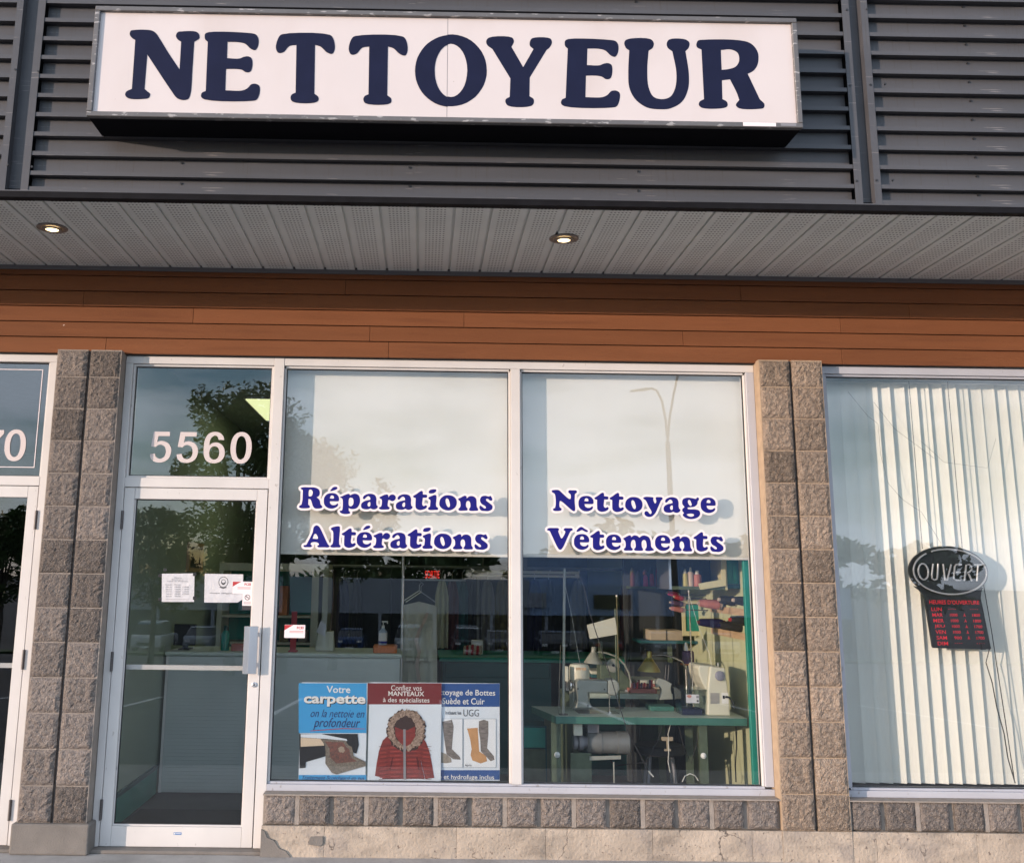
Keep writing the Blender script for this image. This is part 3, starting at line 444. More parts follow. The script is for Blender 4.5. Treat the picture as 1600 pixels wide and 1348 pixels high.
# grey cement patch at its left end
MB().flat([[(1.424, 0), (1.60, 0), (1.57, .035), (1.53, .05), (1.50, .09), (1.46, .105), (1.445, .14), (1.424, .15)]], -.004, .012).build('cement_patch', M['parge'], lw)
MB().flat([[(1.700, .072), (1.712, .112), (1.782, .115), (1.784, .075), (1.76, .062)]], -.0035, .010).build('cement_patch', M['parge'], lw)
M['crack'] = mat('dark_crack', (.11, .09, .075), .95)
lw2 = low_wall(4.877, XR, 'low wall of rough tan blocks under the window with vertical blinds', False, [5.02, 5.61, 6.4, 7.2, 8.0], 0)
pf = MB(); pf.box(4.4704, 4.877, .004, .3, 0, ZB-.001); pf.build('foundation_pad', M['conc'], pr_)
# ------------------------------------------------------------------ brown boards above the windows
t = thing('board_siding', 'orange brown horizontal board siding above the doors and windows', 'siding', (XL, .07, 2.97))
rows = [(2.976, 3.082, [(165, 545), (607, 548), (1315, 552)]), (3.082, 3.184, [(578, 520), (1067, 525)]), (3.184, 3.287, [(302, 495), (725, 500), (1313, 505)]),
        (3.287, 3.391, [(131, 465), (1420, 480)]), (3.391, 3.495, [(1157, 460), (540, 440)]), (3.495, 3.575, [(750, 432)])]
for z0, z1, js in rows:
    xs = [XL]+sorted(pt(u, v, .07).x for u, v in js)+[XR]
    for a, b in zip(xs[:-1], xs[1:]):
        m = MB(); m.hull([(a+.0012, .066, z0+.0035), (a+.0012, .0715, z1-.0015), (a+.0012, .09, z1-.0015), (a+.0012, .09, z0+.0035)], [(b-.0012, .066, z0+.0035), (b-.0012, .0715, z1-.0015), (b-.0012, .09, z1-.0015), (b-.0012, .09, z0+.0035)])
        m.build('siding_board', M['brown'], t, bevel=.001)
MB().box(XL, XR, .0905, .12, 2.977, 3.58).build('backing', M['wall_back'], t)
# wall above soffit and building mass behind
MB().box(XL, XR, .121, .30, 2.977, 3.56).build('wall_above_windows', M['wall_back'], t)
# ------------------------------------------------------------------ soffit
FY, SZ = -1.207, 3.5555
t = thing('soffit', 'grey perforated vinyl soffit under the overhang above the shopfronts', 'soffit', (2.28, -.57, SZ))
k0 = int((XL-2.2824)/.20159)+0; proto = None
for k in range(k0, int((XR-2.2824)/.20159)):
    xc = 2.2824+(k+.5)*.20159
    if proto is None:
        m = MB(); hw = .0925; y0, y1 = FY+.014, .047
        yl = (y1-y0)/2; ymid = (y0+y1)/2
        a = [(-hw, 0), (hw, 0), (hw, .0145), (-hw, .0145)]
        m.hull([(x, -yl, z) for x, z in a], [(x, yl, z) for x, z in a])
        m.box(hw, hw+.0165, -yl, yl, .0135, .0150)
        o = m.build('soffit_panel', M['soffit'], t, loc=(0, 0, 0)); proto = o
    else:
        o = proto.copy(); COL.objects.link(o); o.parent = t
    o.location = Vector((xc, ymid, SZ))-WL(t)
MB().box(XL, XR, .0475, .0655, SZ-.026, SZ+.010).build('wall_channel', M['soffit_edge'], t, bevel=.001)
MB().box(XL, XR, FY+.03, .12, SZ+.018, SZ+.05).build('soffit_deck', M['trim_black'], t)
def downlight(x, y, label):
    t = thing('recessed_downlight', label, 'ceiling light', (x, y, SZ), 'recessed lights in the soffit')
    m = MB(); m.lathe((x, y, SZ-.0005), (0, 0, -1), [(0, .086), (.006, .087), (.009, .078), (.006, .062), (-.002, .058)]); m.build('trim_ring', M['rim'], t)
    m = MB(); m.lathe((x, y, SZ-.010), (0, 0, -1), [(0, .057), (.004, .055), (.006, .038), (.001, .037)], n=20); m.build('gimbal_ring', M['rim'], t)
    m = MB(); m.lathe((x, y, SZ-.009), (0, 0, -1), [(0, .037), (.004, .036), (.008, .024)], n=20); m.build('lens', M['lamp_on'], t)
    m = MB(); m.lathe((x, y, SZ-.0172), (0, 0, -1), [(0, .018), (.002, .012)], n=14); m.build('bulb', M['lamp_hot'], t)
    ld = bpy.data.lights.new('downlight_lamp', 'SPOT'); lo = bpy.data.objects.new('downlight_lamp', ld); COL.objects.link(lo); lo.parent = t; lo.location = (0, 0, -.03)
    ld.energy = 2.5; ld.color = (1, .80, .55); ld.spot_size = R(95); ld.spot_blend = .8; ld.shadow_soft_size = .03
downlight(.165, -.70, 'lit recessed downlight at the left end of the soffit, above the door side')
downlight(3.141, -.655, 'lit recessed downlight in the soffit above the Nettoyage window')
# ------------------------------------------------------------------ fascia with ribbed metal siding
t = thing('ribbed_fascia', 'dark bronze ribbed metal cladding with two vertical channels above the soffit', 'cladding', (2.3, FY, 3.585))
DEP = .042
def slat_mesh(x0, x1, h_):
    m = MB(); s = [(0, 0), (0, .023), (.010, .0265), (DEP, .0285), (DEP, h_), (DEP+.004, h_), (DEP+.004, 0)]
    hx = (x1-x0)/2
    m.hull([(-hx, y, z) for y, z in s][::-1], [(hx, y, z) for y, z in s][::-1]); return m
bays = [(XL, .054), (.2125, 4.6305), (4.7745, XR)]
zs = [3.586, 3.6745]+[3.6745+.1119*k for k in range(1, 16)]
for x0, x1 in bays:
    prt = None
    for k in range(len(zs)-1):
        h_ = zs[k+1]-zs[k]
        if k == 0 or prt is None:
            o = slat_mesh(x0, x1, h_-.0005).build('siding_slat', M['slat'], t, loc=(0, 0, 0))
            if k: prt = o
        else: o = prt.copy(); COL.objects.link(o); o.parent = t
        o.location = Vector(((x0+x1)/2, FY, zs[k]))-WL(t)
for a, b, c, d in ((.0545, .090, .172, .212), (4.631, 4.671, 4.737, 4.774)):
    m = MB(); m.box(a, b, FY-.004, FY-.002, 3.586, 5.36); m.box(b-.002, b, FY-.002, FY+.05, 3.586, 5.36); m.box(b, c, FY+.048, FY+.05, 3.586, 5.36)
    m.box(c, c+.002, FY-.002, FY+.05, 3.586, 5.36); m.box(c, d, FY-.004, FY-.002, 3.586, 5.36); m.build('channel_trim', M['slat'], t)
m = MB(); m.box(XL, XR, FY-.006, FY+.02, 3.548, 3.5845); m.box(XL, XR, FY-.006, FY+.05, 3.5459, 3.5478); m.build('drip_edge', M['trim_black'], t)
m = MB(); m.box(XL, XR, FY-.0075, FY-.001, 3.579, 3.5856); m.build('drip_lip', M['slat'], t)
MB().box(XL, XR, FY+.06, 1.0, 3.62, 5.4).build('wall_core', M['trim_black'], t)
MB().box(XL, XR, FY-.012, FY+.30, 5.362, 5.43).build('parapet_cap', M['slat'], t)
# screws
scr = MB()
scp = None
def screw(u, v, y=FY):
    global scp
    p = pt(u, v, y)
    if scp is None:
        scp = MB().cyl((0, -.005, 0), (0, .003, 0), .0062, .0062, 8).build('screw', M['black'], t, loc=(0, 0, 0)); o = scp
    else: o = scp.copy(); COL.objects.link(o); o.parent = t
    o.location = Vector(p)-WL(t)
for u, v in ((284, 255), (283, 287), (640, 262), (639.5, 291), (997, 268), (997, 298), (993, 3)): screw(u, v, FY+DEP-.002)
for k in range(11):
    u = 1504+k*2.45; v = 11+29.4*k; screw(u, v, FY+DEP-.002)
for u, v in ((60, 112), (50, 261), (24, 109), (12, 258), (1323, 16), (1354.5, 15), (1328, 134), (1360, 133), (1338.5, 283), (1369.5, 282), (1383, 132), (1395, 282)): screw(u, v, FY-.003)
# ------------------------------------------------------------------ light-box sign
SX0, SX1, SZ0, SZ1, SY = .5792, 4.2719, 3.8945, 4.5154, -1.470
t = thing('lightbox_sign', 'long light-box sign reading NETTOYEUR in navy on a cream face', 'sign', (2.4255, SY, SZ0))
m = MB(); m.box(SX0+.004, SX1-.004, SY+.035, FY-.005, SZ0+.004, SZ1-.004); m.build('sign_box', M['sign_dark'], t)
fw = .027
for a in ((SX0, SX1, SZ0, SZ0+fw), (SX0, SX1, SZ1-fw, SZ1), (SX0, SX0+fw, SZ0+fw, SZ1-fw), (SX1-fw, SX1, SZ0+fw, SZ1-fw)):
    MB().box(a[0], a[1], SY, SY+.034, a[2], a[3]).build('frame_bar', M['sign_frame'], t, bevel=.003)
seam = 2.431
MB().box(SX0+fw, seam-.0015, SY+.018, SY+.022, SZ0+fw, SZ1-fw).build('face_panel', M['sign_face'], t)
MB().box(seam+.0015, SX1-fw, SY+.017, SY+.022, SZ0+fw, SZ1-fw).build('face_panel', M['sign_face'], t)
MB().box(seam-.0015, seam+.0015, SY+.0195, SY+.0215, SZ0+fw, SZ1-fw).build('panel_seam', M['inkgrey'], t)
MB().box(3.96, 4.13, SY-.0015, SY-.0002, SZ0+.004, SZ0+.024).build('peeling_tape', M['vinyl_white'], t)
MB().box(4.155, 4.235, SY-.0012, SY-.0002, SZ0+.008, SZ0+.022).build('peeling_tape', M['inkgrey'], t)
for k_, cs in SIGN:
    m = MB(); m.flat([smooth(c) for c in cs], SY+.016, .0008); m.build('letter', M['sign_ink'], t)
# ------------------------------------------------------------------ shopfront frames, doors and glass
GY = .150
t = thing('shopfront_window', 'pale aluminium shopfront window wall with blue lettering on its two panes', 'window', (1.42, .11, .335))
sf = t
def bar(parent, x0, x1, z0, z1, y0=.11, y1=.21, nm='frame_bar', mt='frame', bev=.002):
    return MB().box(x0, x1, y0, y1, z0, z1).build(nm, M[mt], parent, bevel=bev)
bar(t, 1.430, 4.470, 2.925, 2.974, nm='head')
bar(t, 1.437, 2.884, 2.9105, 2.9245, .128, .20, 'glazing_stop'); bar(t, 2.961, 4.404, 2.9105, 2.9245, .128, .20, 'glazing_stop')
bar(t, 1.364, 1.4295, .02, 2.974, .108, .212, 'mullion'); bar(t, 1.430, 1.4425, .391, 2.910, .128, .20, 'glazing_stop')
bar(t, 2.8925, 2.9525, .391, 2.9245, .108, .212, 'mullion')
bar(t, 2.880, 2.892, .391, 2.910, .128, .20, 'glazing_stop'); bar(t, 2.953, 2.965, .391, 2.910, .128, .20, 'glazing_stop')
bar(t, 4.4175, 4.4700, .391, 2.9245, .11, .21, 'jamb', 'frame_r'); bar(t, 4.404, 4.417, .391, 2.910, .128, .20, 'glazing_stop')
bar(t, 1.430, 4.470, .341, .378, .106, .215, 'sill', 'frame_r'); bar(t, 1.430, 4.4170, .3785, .3905, .122, .20, 'sill_stop', 'frame_r')
def gasket(par, x0, x1, z0, z1, y=.1475):
    m = MB(); w_ = .006
    m.box(x0, x1, y, y+.012, z0, z0+w_); m.box(x0, x1, y, y+.012, z1-w_, z1); m.box(x0, x0+w_, y, y+.012, z0+w_, z1-w_); m.box(x1-w_, x1, y, y+.012, z0+w_, z1-w_)
    m.build('gasket', M['black'], par)
def pane(par, x0, x1, z0, z1, nm='glass_pane', y=GY): return MB().box(x0+.001, x1-.001, y, y+.006, z0+.001, z1-.001).build(nm, M['glass'], par)
p1 = pane(t, 1.4425, 2.880, .391, 2.910); p2 = pane(t, 2.965, 4.404, .391, 2.910)
gasket(t, 1.4425, 2.880, .3906, 2.910); gasket(t, 2.965, 4.404, .3906, 2.910)
# window lettering: blue faces on one white border per word
S_ = .004045
ADV = {}
def word(parent, letters, base, zb):
    polys = []; x_at = lambda px: None
    for g, px in letters:
        ox = pt(px, base, GY).x
        for c in GLYPH[g]:
            pass
        cs = [[(ox+x*S_, zb+y*S_) for x, y in smooth(c, 4)] for c in GLYPH[g]]
        polys.append(cs)
    # white border: everything within 3.4 px of a letter, traced on a fine grid
    off = 3.4*S_; st = .0033
    allp = [p for cs in polys for p in cs[0]]
    x0 = min(p[0] for p in allp)-off*1.3; x1 = max(p[0] for p in allp)+off*1.3; z0 = min(p[1] for p in allp)-off*1.3; z1 = max(p[1] for p in allp)+off*1.3
    nx = int((x1-x0)/st)+2; nz_ = int((z1-z0)/st)+2
    gx = x0+np.arange(nx)*st; gzz = z0+np.arange(nz_)*st; D = np.full((nz_, nx), 9.0)
    for cs in polys:
        c = np.array(cs[0]); i0 = max(0, int((c[:, 0].min()-off*1.5-x0)/st)); i1 = min(nx, int((c[:, 0].max()+off*1.5-x0)/st)+2)
        X, Z = np.meshgrid(gx[i0:i1], gzz); a = c; b = np.roll(c, -1, 0); best = np.full(X.shape, 9.0); ins = np.zeros(X.shape, bool)
        for (ax, az), (bx, bz) in zip(a, b):
            dx, dz = bx-ax, bz-az; L2 = dx*dx+dz*dz+1e-12; tt = np.clip(((X-ax)*dx+(Z-az)*dz)/L2, 0, 1)
            best = np.minimum(best, (X-ax-tt*dx)**2+(Z-az-tt*dz)**2)
            if az != bz: ins ^= ((az > Z) != (bz > Z)) & (X < (bx-ax)*(Z-az)/(bz-az)+ax)
        d = np.sqrt(best); d[ins] *= -1; D[:, i0:i1] = np.minimum(D[:, i0:i1], d)
    F = D-off; m = MB(); y = GY-.0010
    cache = {}
    def V(x, z): 
        k = (round(x, 6), round(z, 6)); 
        if k not in cache: cache[k] = len(m.v); m.v.append((x, y, z))
        return cache[k]
    for j in range(nz_-1):
        run = None
        for i in range(nx-1):
            q = [(F[j, i], gx[i], gzz[j]), (F[j, i+1], gx[i+1], gzz[j]), (F[j+1, i+1], gx[i+1], gzz[j+1]), (F[j+1, i], gx[i], gzz[j+1])]
            ins = [k[0] < 0 for k in q]
            if all(ins):
                if run is None: run = i
                continue
            if run is not None: m.f.append([V(gx[run], gzz[j]), V(gx[i], gzz[j]), V(gx[i], gzz[j+1]), V(gx[run], gzz[j+1])]); m.m.append(0); m.sm.append(False); run = None
            if not any(ins): continue
            pl_ = []
            for k in range(4):
                A, B = q[k], q[(k+1) % 4]
                if A[0] < 0: pl_.append((A[1], A[2]))
                if (A[0] < 0) != (B[0] < 0):
                    s = A[0]/(A[0]-B[0]); pl_.append((A[1]+(B[1]-A[1])*s, A[2]+(B[2]-A[2])*s))
            if len(pl_) > 2: m.f.append([V(*p) for p in pl_]); m.m.append(0); m.sm.append(False)
        if run is not None: m.f.append([V(gx[run], gzz[j]), V(gx[nx-1], gzz[j]), V(gx[nx-1], gzz[j+1]), V(gx[run], gzz[j+1])]); m.m.append(0); m.sm.append(False)
    border = m.build('letter_border', M['vinyl_white'], parent)
    for cs in polys:
        m = MB(); m.flat(cs, GY-.0022, .0006); m.build('letter', M['vinyl_blue'], border)
    return border
E_ = lambda px: [('e', px), ('acute', px)]
zr = lambda u, v: pt(u, v, GY).z
word(t, [('R', 467)]+E_(505.5)+[('p', 530.8), ('a', 564), ('r', 592.2), ('a', 618.3), ('t', 645), ('i', 668.8), ('dot', 668.8), ('o', 686.3), ('n', 716), ('s', 749)], 795, zr(620, 795.6))
word(t, [('A', 474), ('l', 516), ('t', 533.3)]+E_(557)+[('r', 583), ('a', 609.7), ('t', 636.4), ('i', 660), ('dot', 660), ('o', 678), ('n', 707.5), ('s', 741.3)], 856, zr(620, 856))
word(t, [('N', 862.3), ('e', 904), ('t', 929), ('t', 952.7), ('o', 977), ('y', 1005.5), ('a', 1037), ('g', 1066.2), ('e', 1095)], 800, zr(990, 799.5))
word(t, [('V', 855), ('e', 896.9), ('circ', 896.9), ('t', 922.3), ('e', 947), ('m', 974), ('e', 1023.7), ('n', 1050), ('t', 1084), ('s', 1109.8)], 859, zr(990, 859.5))
# neighbours' shopfronts
tr_ = thing('blinds_window', 'grey framed shop window with vertical blinds, right of the tan pillar', 'window', (4.88, .11, .335))
bar(tr_, 4.8775, XR, 2.925, 2.974, nm='head', mt='frame_r'); bar(tr_, 4.8775, 4.932, .391, 2.9245, nm='jamb', mt='frame_r'); bar(tr_, 4.8775, XR, .341, .378, .106, .215, 'sill', 'frame_r')
bar(tr_, 4.9325, XR, .3785, .3905, .122, .20, 'sill_stop', 'frame_r'); bar(tr_, 4.9325, XR, 2.9105, 2.9245, .128, .20, 'glazing_stop', 'frame_r'); bar(tr_, 4.9325, 4.947, .391, 2.910, .128, .20, 'glazing_stop', 'frame_r')
bar(tr_, 7.6, 7.66, .391, 2.9100, .11, .21, 'mullion', 'frame_r')
pane(tr_, 4.947, 7.6, .391, 2.910); gasket(tr_, 4.947, 7.6, .3906, 2.910); pane(tr_, 7.66, XR, .391, 2.91)
def _c(t): return smooth([(float(q.rstrip('c').split(',')[0]), float(q.rstrip('c').split(',')[1]), int(q.endswith('c'))) for q in t.split()], 6)
def _e(cx_, cz_, rx_, rz_, ex=2.25, n=40):
    o = []
    for i in range(n):
        a = 2*math.pi*i/n; c_, s_ = math.cos(a), math.sin(a); o.append((cx_+rx_*math.copysign(abs(c_)**(2/ex), c_), cz_+rz_*math.copysign(abs(s_)**(2/ex), s_)))
    return o
DIG = {'0': [_e(.28, .5, .28, .505), _e(.28, .5, .138, .375)],
 '5': [_c('.07,.98c .50,.98c .50,.84c .20,.84c .175,.645c .24,.675 .31,.685 .46,.62 .545,.48 .56,.33 .50,.12 .38,.02 .26,-.005 .12,.03 .03,.13 0,.26c .135,.28c .17,.17 .27,.115 .375,.17 .42,.33 .375,.51 .27,.565 .20,.545 .15,.49c .02,.50c')],
 '6': [_c('.53,.74c .50,.86 .41,.965 .285,1.0 .13,.95 .03,.78 0,.50 .025,.20 .11,.05 .28,-.005 .45,.05 .545,.20 .56,.34 .52,.52 .42,.63 .31,.66 .21,.63 .145,.56c .155,.72 .205,.83 .285,.88 .35,.84 .385,.745c'), _e(.285, .325, .132, .212)],
 '7': [_c('.02,.98c .56,.98c .56,.86c .42,.64 .32,.38 .28,0c .12,0c .155,.34 .255,.62 .40,.845c .02,.845c')]}
def digits(parent, s, x0, x1, z0, z1, nm='house_number'):
    m = MB(); h_ = z1-z0; adv = (x1-x0-.672*h_)/(len(s)-1)
    for i, ch in enumerate(s):
        m.flat([[(x0+i*adv+a*h_*1.2, z0+b*h_) for a, b in c] for c in DIG[ch]], GY-.0018, .0006)
    return m.build(nm, M['digit'], parent)
# entrance 5560
t = thing('shop_entrance', 'white aluminium entrance with glazed door and the number 5560 on its transom', 'door', (.88, .11, .02))
en = t
bar(t, .4085, 1.3635, 2.925, 2.974, nm='head'); bar(t, .4085, .4545, .02, 2.9245, nm='jamb'); bar(t, .4685, 1.3475, 2.9105, 2.9245, .128, .20, 'glazing_stop')
bar(t, .455, .4685, 2.191, 2.924, .128, .20, 'glazing_stop'); bar(t, 1.3475, 1.3635, 2.191, 2.924, .128, .20, 'glazing_stop'); bar(t, .455, 1.3635, 2.131, 2.190, .109, .21, 'transom_bar')
bar(t, .4685, 1.3475, 2.191, 2.204, .128, .20, 'glazing_stop')
pn = pane(t, .4685, 1.3475, 2.204, 2.9105, 'transom_pane'); gasket(t, .4685, 1.3475, 2.204, 2.9105)
digits(t, '5560', .590, 1.237, 2.292, 2.493)
dr = bpy.data.objects.new('door_leaf', None); COL.objects.link(dr); dr.parent = t; dr.location = Vector((.458, .11, .02))-WL(t)
DX0, DX1, DZ0, DZ1 = .458, 1.3575, .022, 2.1265
for a in ((DX0, .524, DZ0, DZ1), (1.293, DX1, DZ0, DZ1)): bar(dr, *a, .111, .155, 'stile')
bar(dr, .5245, 1.2925, 2.057, DZ1, .111, .155, 'top_rail'); bar(dr, .5245, 1.2925, DZ0, .133, .111, .155, 'bottom_rail')
bar(dr, .5245, 1.2925, .1335, .143, .122, .15, 'glazing_stop'); bar(dr, .5245, .531, .1435, 2.0565, .122, .15, 'glazing_stop'); bar(dr, 1.286, 1.2925, .1435, 2.0565, .122, .15, 'glazing_stop')
DG = .136
MB().box(.532, 1.285, DG, DG+.006, .144, 2.056).build('door_glass', M['glass'], dr)
m = MB(); x0, x1, z0, z1, w_ = .531, 1.286, .1435, 2.0565, .006
m.box(x0, x1, DG-.003, DG, z0, z0+w_); m.box(x0, x1, DG-.003, DG, z1-w_, z1); m.box(x0, x0+w_, DG-.003, DG, z0+w_, z1-w_); m.box(x1-w_, x1, DG-.003, DG, z0+w_, z1-w_); m.build('gasket', M['black'], dr)
bar(dr, .525, 1.292, 1.021, 1.050, .158, .175, 'push_bar', 'frame')
m = MB(); m.box(1.262, 1.292, .050, .055, 1.012, 1.292); m.hull([(1.292, .050, z) for z in (1.012,)]+[(1.345, .062, 1.012), (1.345, .067, 1.012), (1.292, .055, 1.012)], [(1.292, .050, 1.292), (1.345, .062, 1.292), (1.345, .067, 1.292), (1.292, .055, 1.292)])
m.box(1.318, 1.330, .064, .1105, 1.05, 1.075); m.box(1.318, 1.330, .064, .1105, 1.23, 1.255); m.build('pull_handle', M['alu'], dr, bevel=.002)
m = MB(); m.lathe((1.328, .1108, .945), (0, -1, 0), [(0, .016), (.006, .015), (.008, .011), (.006, .009)]); m.build('lock_cylinder', M['alu'], dr)
MB().box(1.3265, 1.3295, .1015, .1030, .940, .950).build('keyhole', M['black'], dr)
for z in (1.925, 1.071, .225):
    m = MB(); m.cyl((.4565, .103, z-.058), (.4565, .103, z-.02), .0075); m.cyl((.4565, .103, z-.019), (.4565, .103, z+.019), .0075); m.cyl((.4565, .103, z+.02), (.4565, .103, z+.058), .0075); m.box(.449, .464, .1085, .112, z-.055, z+.055)
    m.build('hinge', M['dark_metal'], dr)
m = MB(); m.box(.893, .939, .1098, .1108, .090, .103); m.box(.896, .903, .1092, .1097, .0925, .1005, 1); m.box(.906, .936, .1092, .1097, .0955, .0985, 1); m.build('maker_label', [mat('blue_label', (.03, .16, .42), .4), M['white']], dr)
th_ = MB(); th_.box(.409, 1.424, .03, .25, 0, .0195); th_.build('threshold', M['parge'], t, bevel=.004)
# left neighbour's entrance, number ending in 70
t = thing('neighbour_entrance', 'white aluminium door and transom with a number ending in 70, at the left edge', 'door', (-.6, .11, .02))
bar(t, -1.06, -.0315, 2.925, 2.974, nm='head'); bar(t, -.0795, -.0315, .02, 2.9245, nm='jamb'); bar(t, -1.06, -1.01, .02, 2.9245, nm='jamb')
bar(t, -1.0095, -.08, 2.131, 2.190, .109, .21, 'transom_bar')
bar(t, -.092, -.0800, 2.191, 2.924, .128, .20, 'glazing_stop'); pane(t, -1.0095, -.092, 2.191, 2.924, 'transom_pane'); gasket(t, -1.0095, -.092, 2.191, 2.924)
digits(t, '5570', -.775, -.202, 2.288, 2.489)
m = MB()
for a in ((-.998, -.135, 2.878, 2.883), (-.998, -.135, 2.247, 2.252), (-.140, -.135, 2.252, 2.878), (-.998, -.993, 2.252, 2.878)): m.box(a[0], a[1], GY-.0015, GY-.0005, a[2], a[3])
m.build('border_line', M['vinyl_white'], t)
dl = bpy.data.objects.new('door_leaf', None); COL.objects.link(dl); dl.parent = t; dl.location = Vector((-.083, .11, .02))-WL(t)
bar(dl, -.147, -.083, DZ0, DZ1, .111, .155, 'stile'); bar(dl, -1.006, -.94, DZ0, DZ1, .111, .155, 'stile'); bar(dl, -.9395, -.1475, 2.057, DZ1, .111, .155, 'top_rail'); bar(dl, -.9395, -.1475, DZ0, .133, .111, .155, 'bottom_rail')
MB().box(-.939, -.148, DG, DG+.006, .134, 2.056).build('door_glass', M['glass'], dl)
bar(dl, -.939, -.148, 1.021, 1.050, .1585, .175, 'push_bar', 'frame')
for z in (1.918, 1.076, .217):
    m = MB(); m.cyl((-.0815, .103, z-.058), (-.0815, .103, z+.058), .0075); m.box(-.09, -.073, .1085, .112, z-.055, z+.055); m.build('hinge', M['dark_metal'], dl)
MB().box(-1.07, -.024, .03, .25, 0, .0195).build('threshold', M['parge'], t, bevel=.004)
# caulk strip between left pillar and neighbour's jamb
MB().box(-.0310, -.0005, .10, .2, .02, 2.974).build('caulk_strip', M['mortar'], t)
MB().box(XL, -1.0605, .0, .3, 0, 2.974).build('block_wall_left', M['mortar'], kind='structure')
# ------------------------------------------------------------------ shades and blinds
def shade(x0, x1, zb, label):
    t = thing('roller_shade', label, 'window shade', ((x0+x1)/2, .235, 2.9), 'cream roller shades in the lettered windows')
    MB().box(x0, x1, .235, .2362, zb+.022, 2.95).build('fabric', M['shade'], t)
    MB().box(x0, x1, .230, .240, zb, zb+.0215).build('hem_bar', M['shade'], t, bevel=.003)
shade(1.433, 2.905, 1.728, 'cream roller shade half drawn behind the Réparations Altérations lettering')
shade(2.935, 4.44, 1.730, 'cream roller shade half drawn behind the Nettoyage Vêtements lettering')
t = thing('vertical_blinds', 'cream vertical blinds hanging in the window right of the tan pillar', 'blinds', (5.8, .31, 2.9))
MB().box(4.93, 7.7, .29, .33, 2.905, 2.95).build('head_rail', M['white'], t, bevel=.003)
vp = None; random.seed(5)
for k in range(31):
    x = 4.965+k*.0862
    if vp is None:
        m = MB(); n_ = 6; wv = .0475
        sec = [(-wv+2*wv*i/n_, .006*(1-((i/n_)*2-1)**2)) for i in range(n_+1)]
        sec2 = [(a, b+.0012) for a, b in sec[::-1]]
        m.hull([(a, b , .386) for a, b in sec+sec2][::-1], [(a, b, 2.905) for a, b in sec+sec2][::-1])
        vp = m.build('vane', M['blind'], t, loc=(0, 0, 0)); o = vp
    else: o = vp.copy(); COL.objects.link(o); o.parent = t
    ang = -21 if k < 8 or k > 13 else -17
    if k > 10: ang = -9
    o.location = Vector((x, .31, 0))-WL(t); o.rotation_euler = (random.uniform(-.0015, .0015), random.uniform(-.002, .002), R(ang+random.uniform(-4, 4)))
# open sign
t = thing('open_sign', 'unlit black neon sign reading OUVERT with red opening hours, hung before the blinds', 'neon sign', (5.68, .2, 1.8))
YS = .200
c0 = (5.676, 1.674)
out = []
ca = 0
for i in range(61):
    a = R(-52+284*i/60); out.append((c0[0]+.250*math.cos(a), c0[1]+.158*math.sin(a)))
out = []
for i in range(51):
    a = R(-40+258*i/50); out.append((c0[0]+.252*math.cos(a), c0[1]+.160*math.sin(a)))
out = out[:]  # right flank -> over the top -> left flank
lx = lambda u: pt(1400+u/7.094, 893, YS).x
lz = lambda v: pt(1482, 840+v/7.094, YS).z
outl = out+[(lx(u), lz(v)) for u, v in ((190, 540), (250, 590), (282, 635), (298, 700), (338, 1208), (350, 1222), (965, 1230), (975, 1220), (925, 760), (914, 660), (925, 600), (950, 545))]
m = MB(); m.flat([outl], YS, .016); m.add([(x, YS+.016, z) for x, z in outl], [tuple(range(len(outl)))]); m.build('backboard', M['black'], t)
def ell(a0, a1, rx=.232, rz=.140, n=34): return [(c0[0]+rx*math.cos(R(a0+(a1-a0)*i/n)), YS-.020, c0[1]+rz*math.sin(R(a0+(a1-a0)*i/n))) for i in range(n+1)]
m = MB(); m.tube(ell(-62, 118), .0058); m.tube(ell(128, 305), .0058); m.build('neon_ring', M['neon'], t)
def nl(pts, name='neon_letter'):
    m = MB(); m.tube([(x, YS-.022, z) for x, z in pts], .0058); return m
lx = lambda u: pt(1400+u/7.094, 893, YS).x
lz = lambda v: pt(1482, 840+v/7.094, YS).z
def L_(*pp): return [(lx(u), lz(v)) for u, v in pp]
lets = [[L_(*[(285+55*math.cos(R(a)), 378+88*math.sin(R(a))) for a in range(0, 361, 20)])],
        [L_((400, 290), (375, 420), (378, 455), (400, 468), (425, 460), (437, 430), (455, 290))],
        [L_((510, 290), (518, 470), (540, 470), (600, 295))], [L_((715, 295), (655, 295), (635, 320), (615, 455), (640, 468), (690, 466)), L_((640, 380), (695, 380))],
        [L_((730, 475), (765, 300), (800, 292), (825, 315), (820, 350), (790, 380), (765, 385), (785, 400), (812, 475))], [L_((855, 295), (940, 295)), L_((895, 300), (868, 475))]]
for strokes in lets:
    m = MB()
    for s in strokes: m.tube([(x, YS-.022, z) for x, z in s], .0058)
    m.build('neon_letter', M['neon'], t)
m = MB()
def tx(s, u0, v0, u1, v1, b=.02): text(m, s, lx(u0), lx(u1), lz(v1), lz(v0), YS-.001, bold=b*.3)
tx("HEURES D'OUVERTURE", 342, 690, 890, 735)
for i, (d, h) in enumerate((('LUN', 0), ('MAR', 1), ('MER', 1), ('JEU', 1), ('VEN', 1), ('SAM', 1), ('DIM', 0))):
    v = 772+i*63; du = i*6.5
    tx(d, 357+du, v, 470+du, v+40)
    if h: tx({5: '900'}.get(i, '1000'), 550+du, v+2, 632+du, v+34, .01); tx('À', 697+du, v-4, 722+du, v+36, .0); tx('1700' if i > 2 else '1800', 795+du, v+2, 880+du, v+34, .01)
    else: tx('- - - -', 545+du, v+14, 625+du, v+19, .0); tx('- - - -', 785+du, v+14, 870+du, v+19, .0)
m.build('opening_hours', M['led'], t)
m = MB()
for u in (318, 762):
    x = lx(u); z = 1.815
    k = 0
    while z < 2.90:
        m.box(x-.0016, x+.0016, YS+.004-(.001 if k % 2 else 0), YS+.007+(.001 if k % 2 else 0), z, z+.011); z += .0125; k += 1
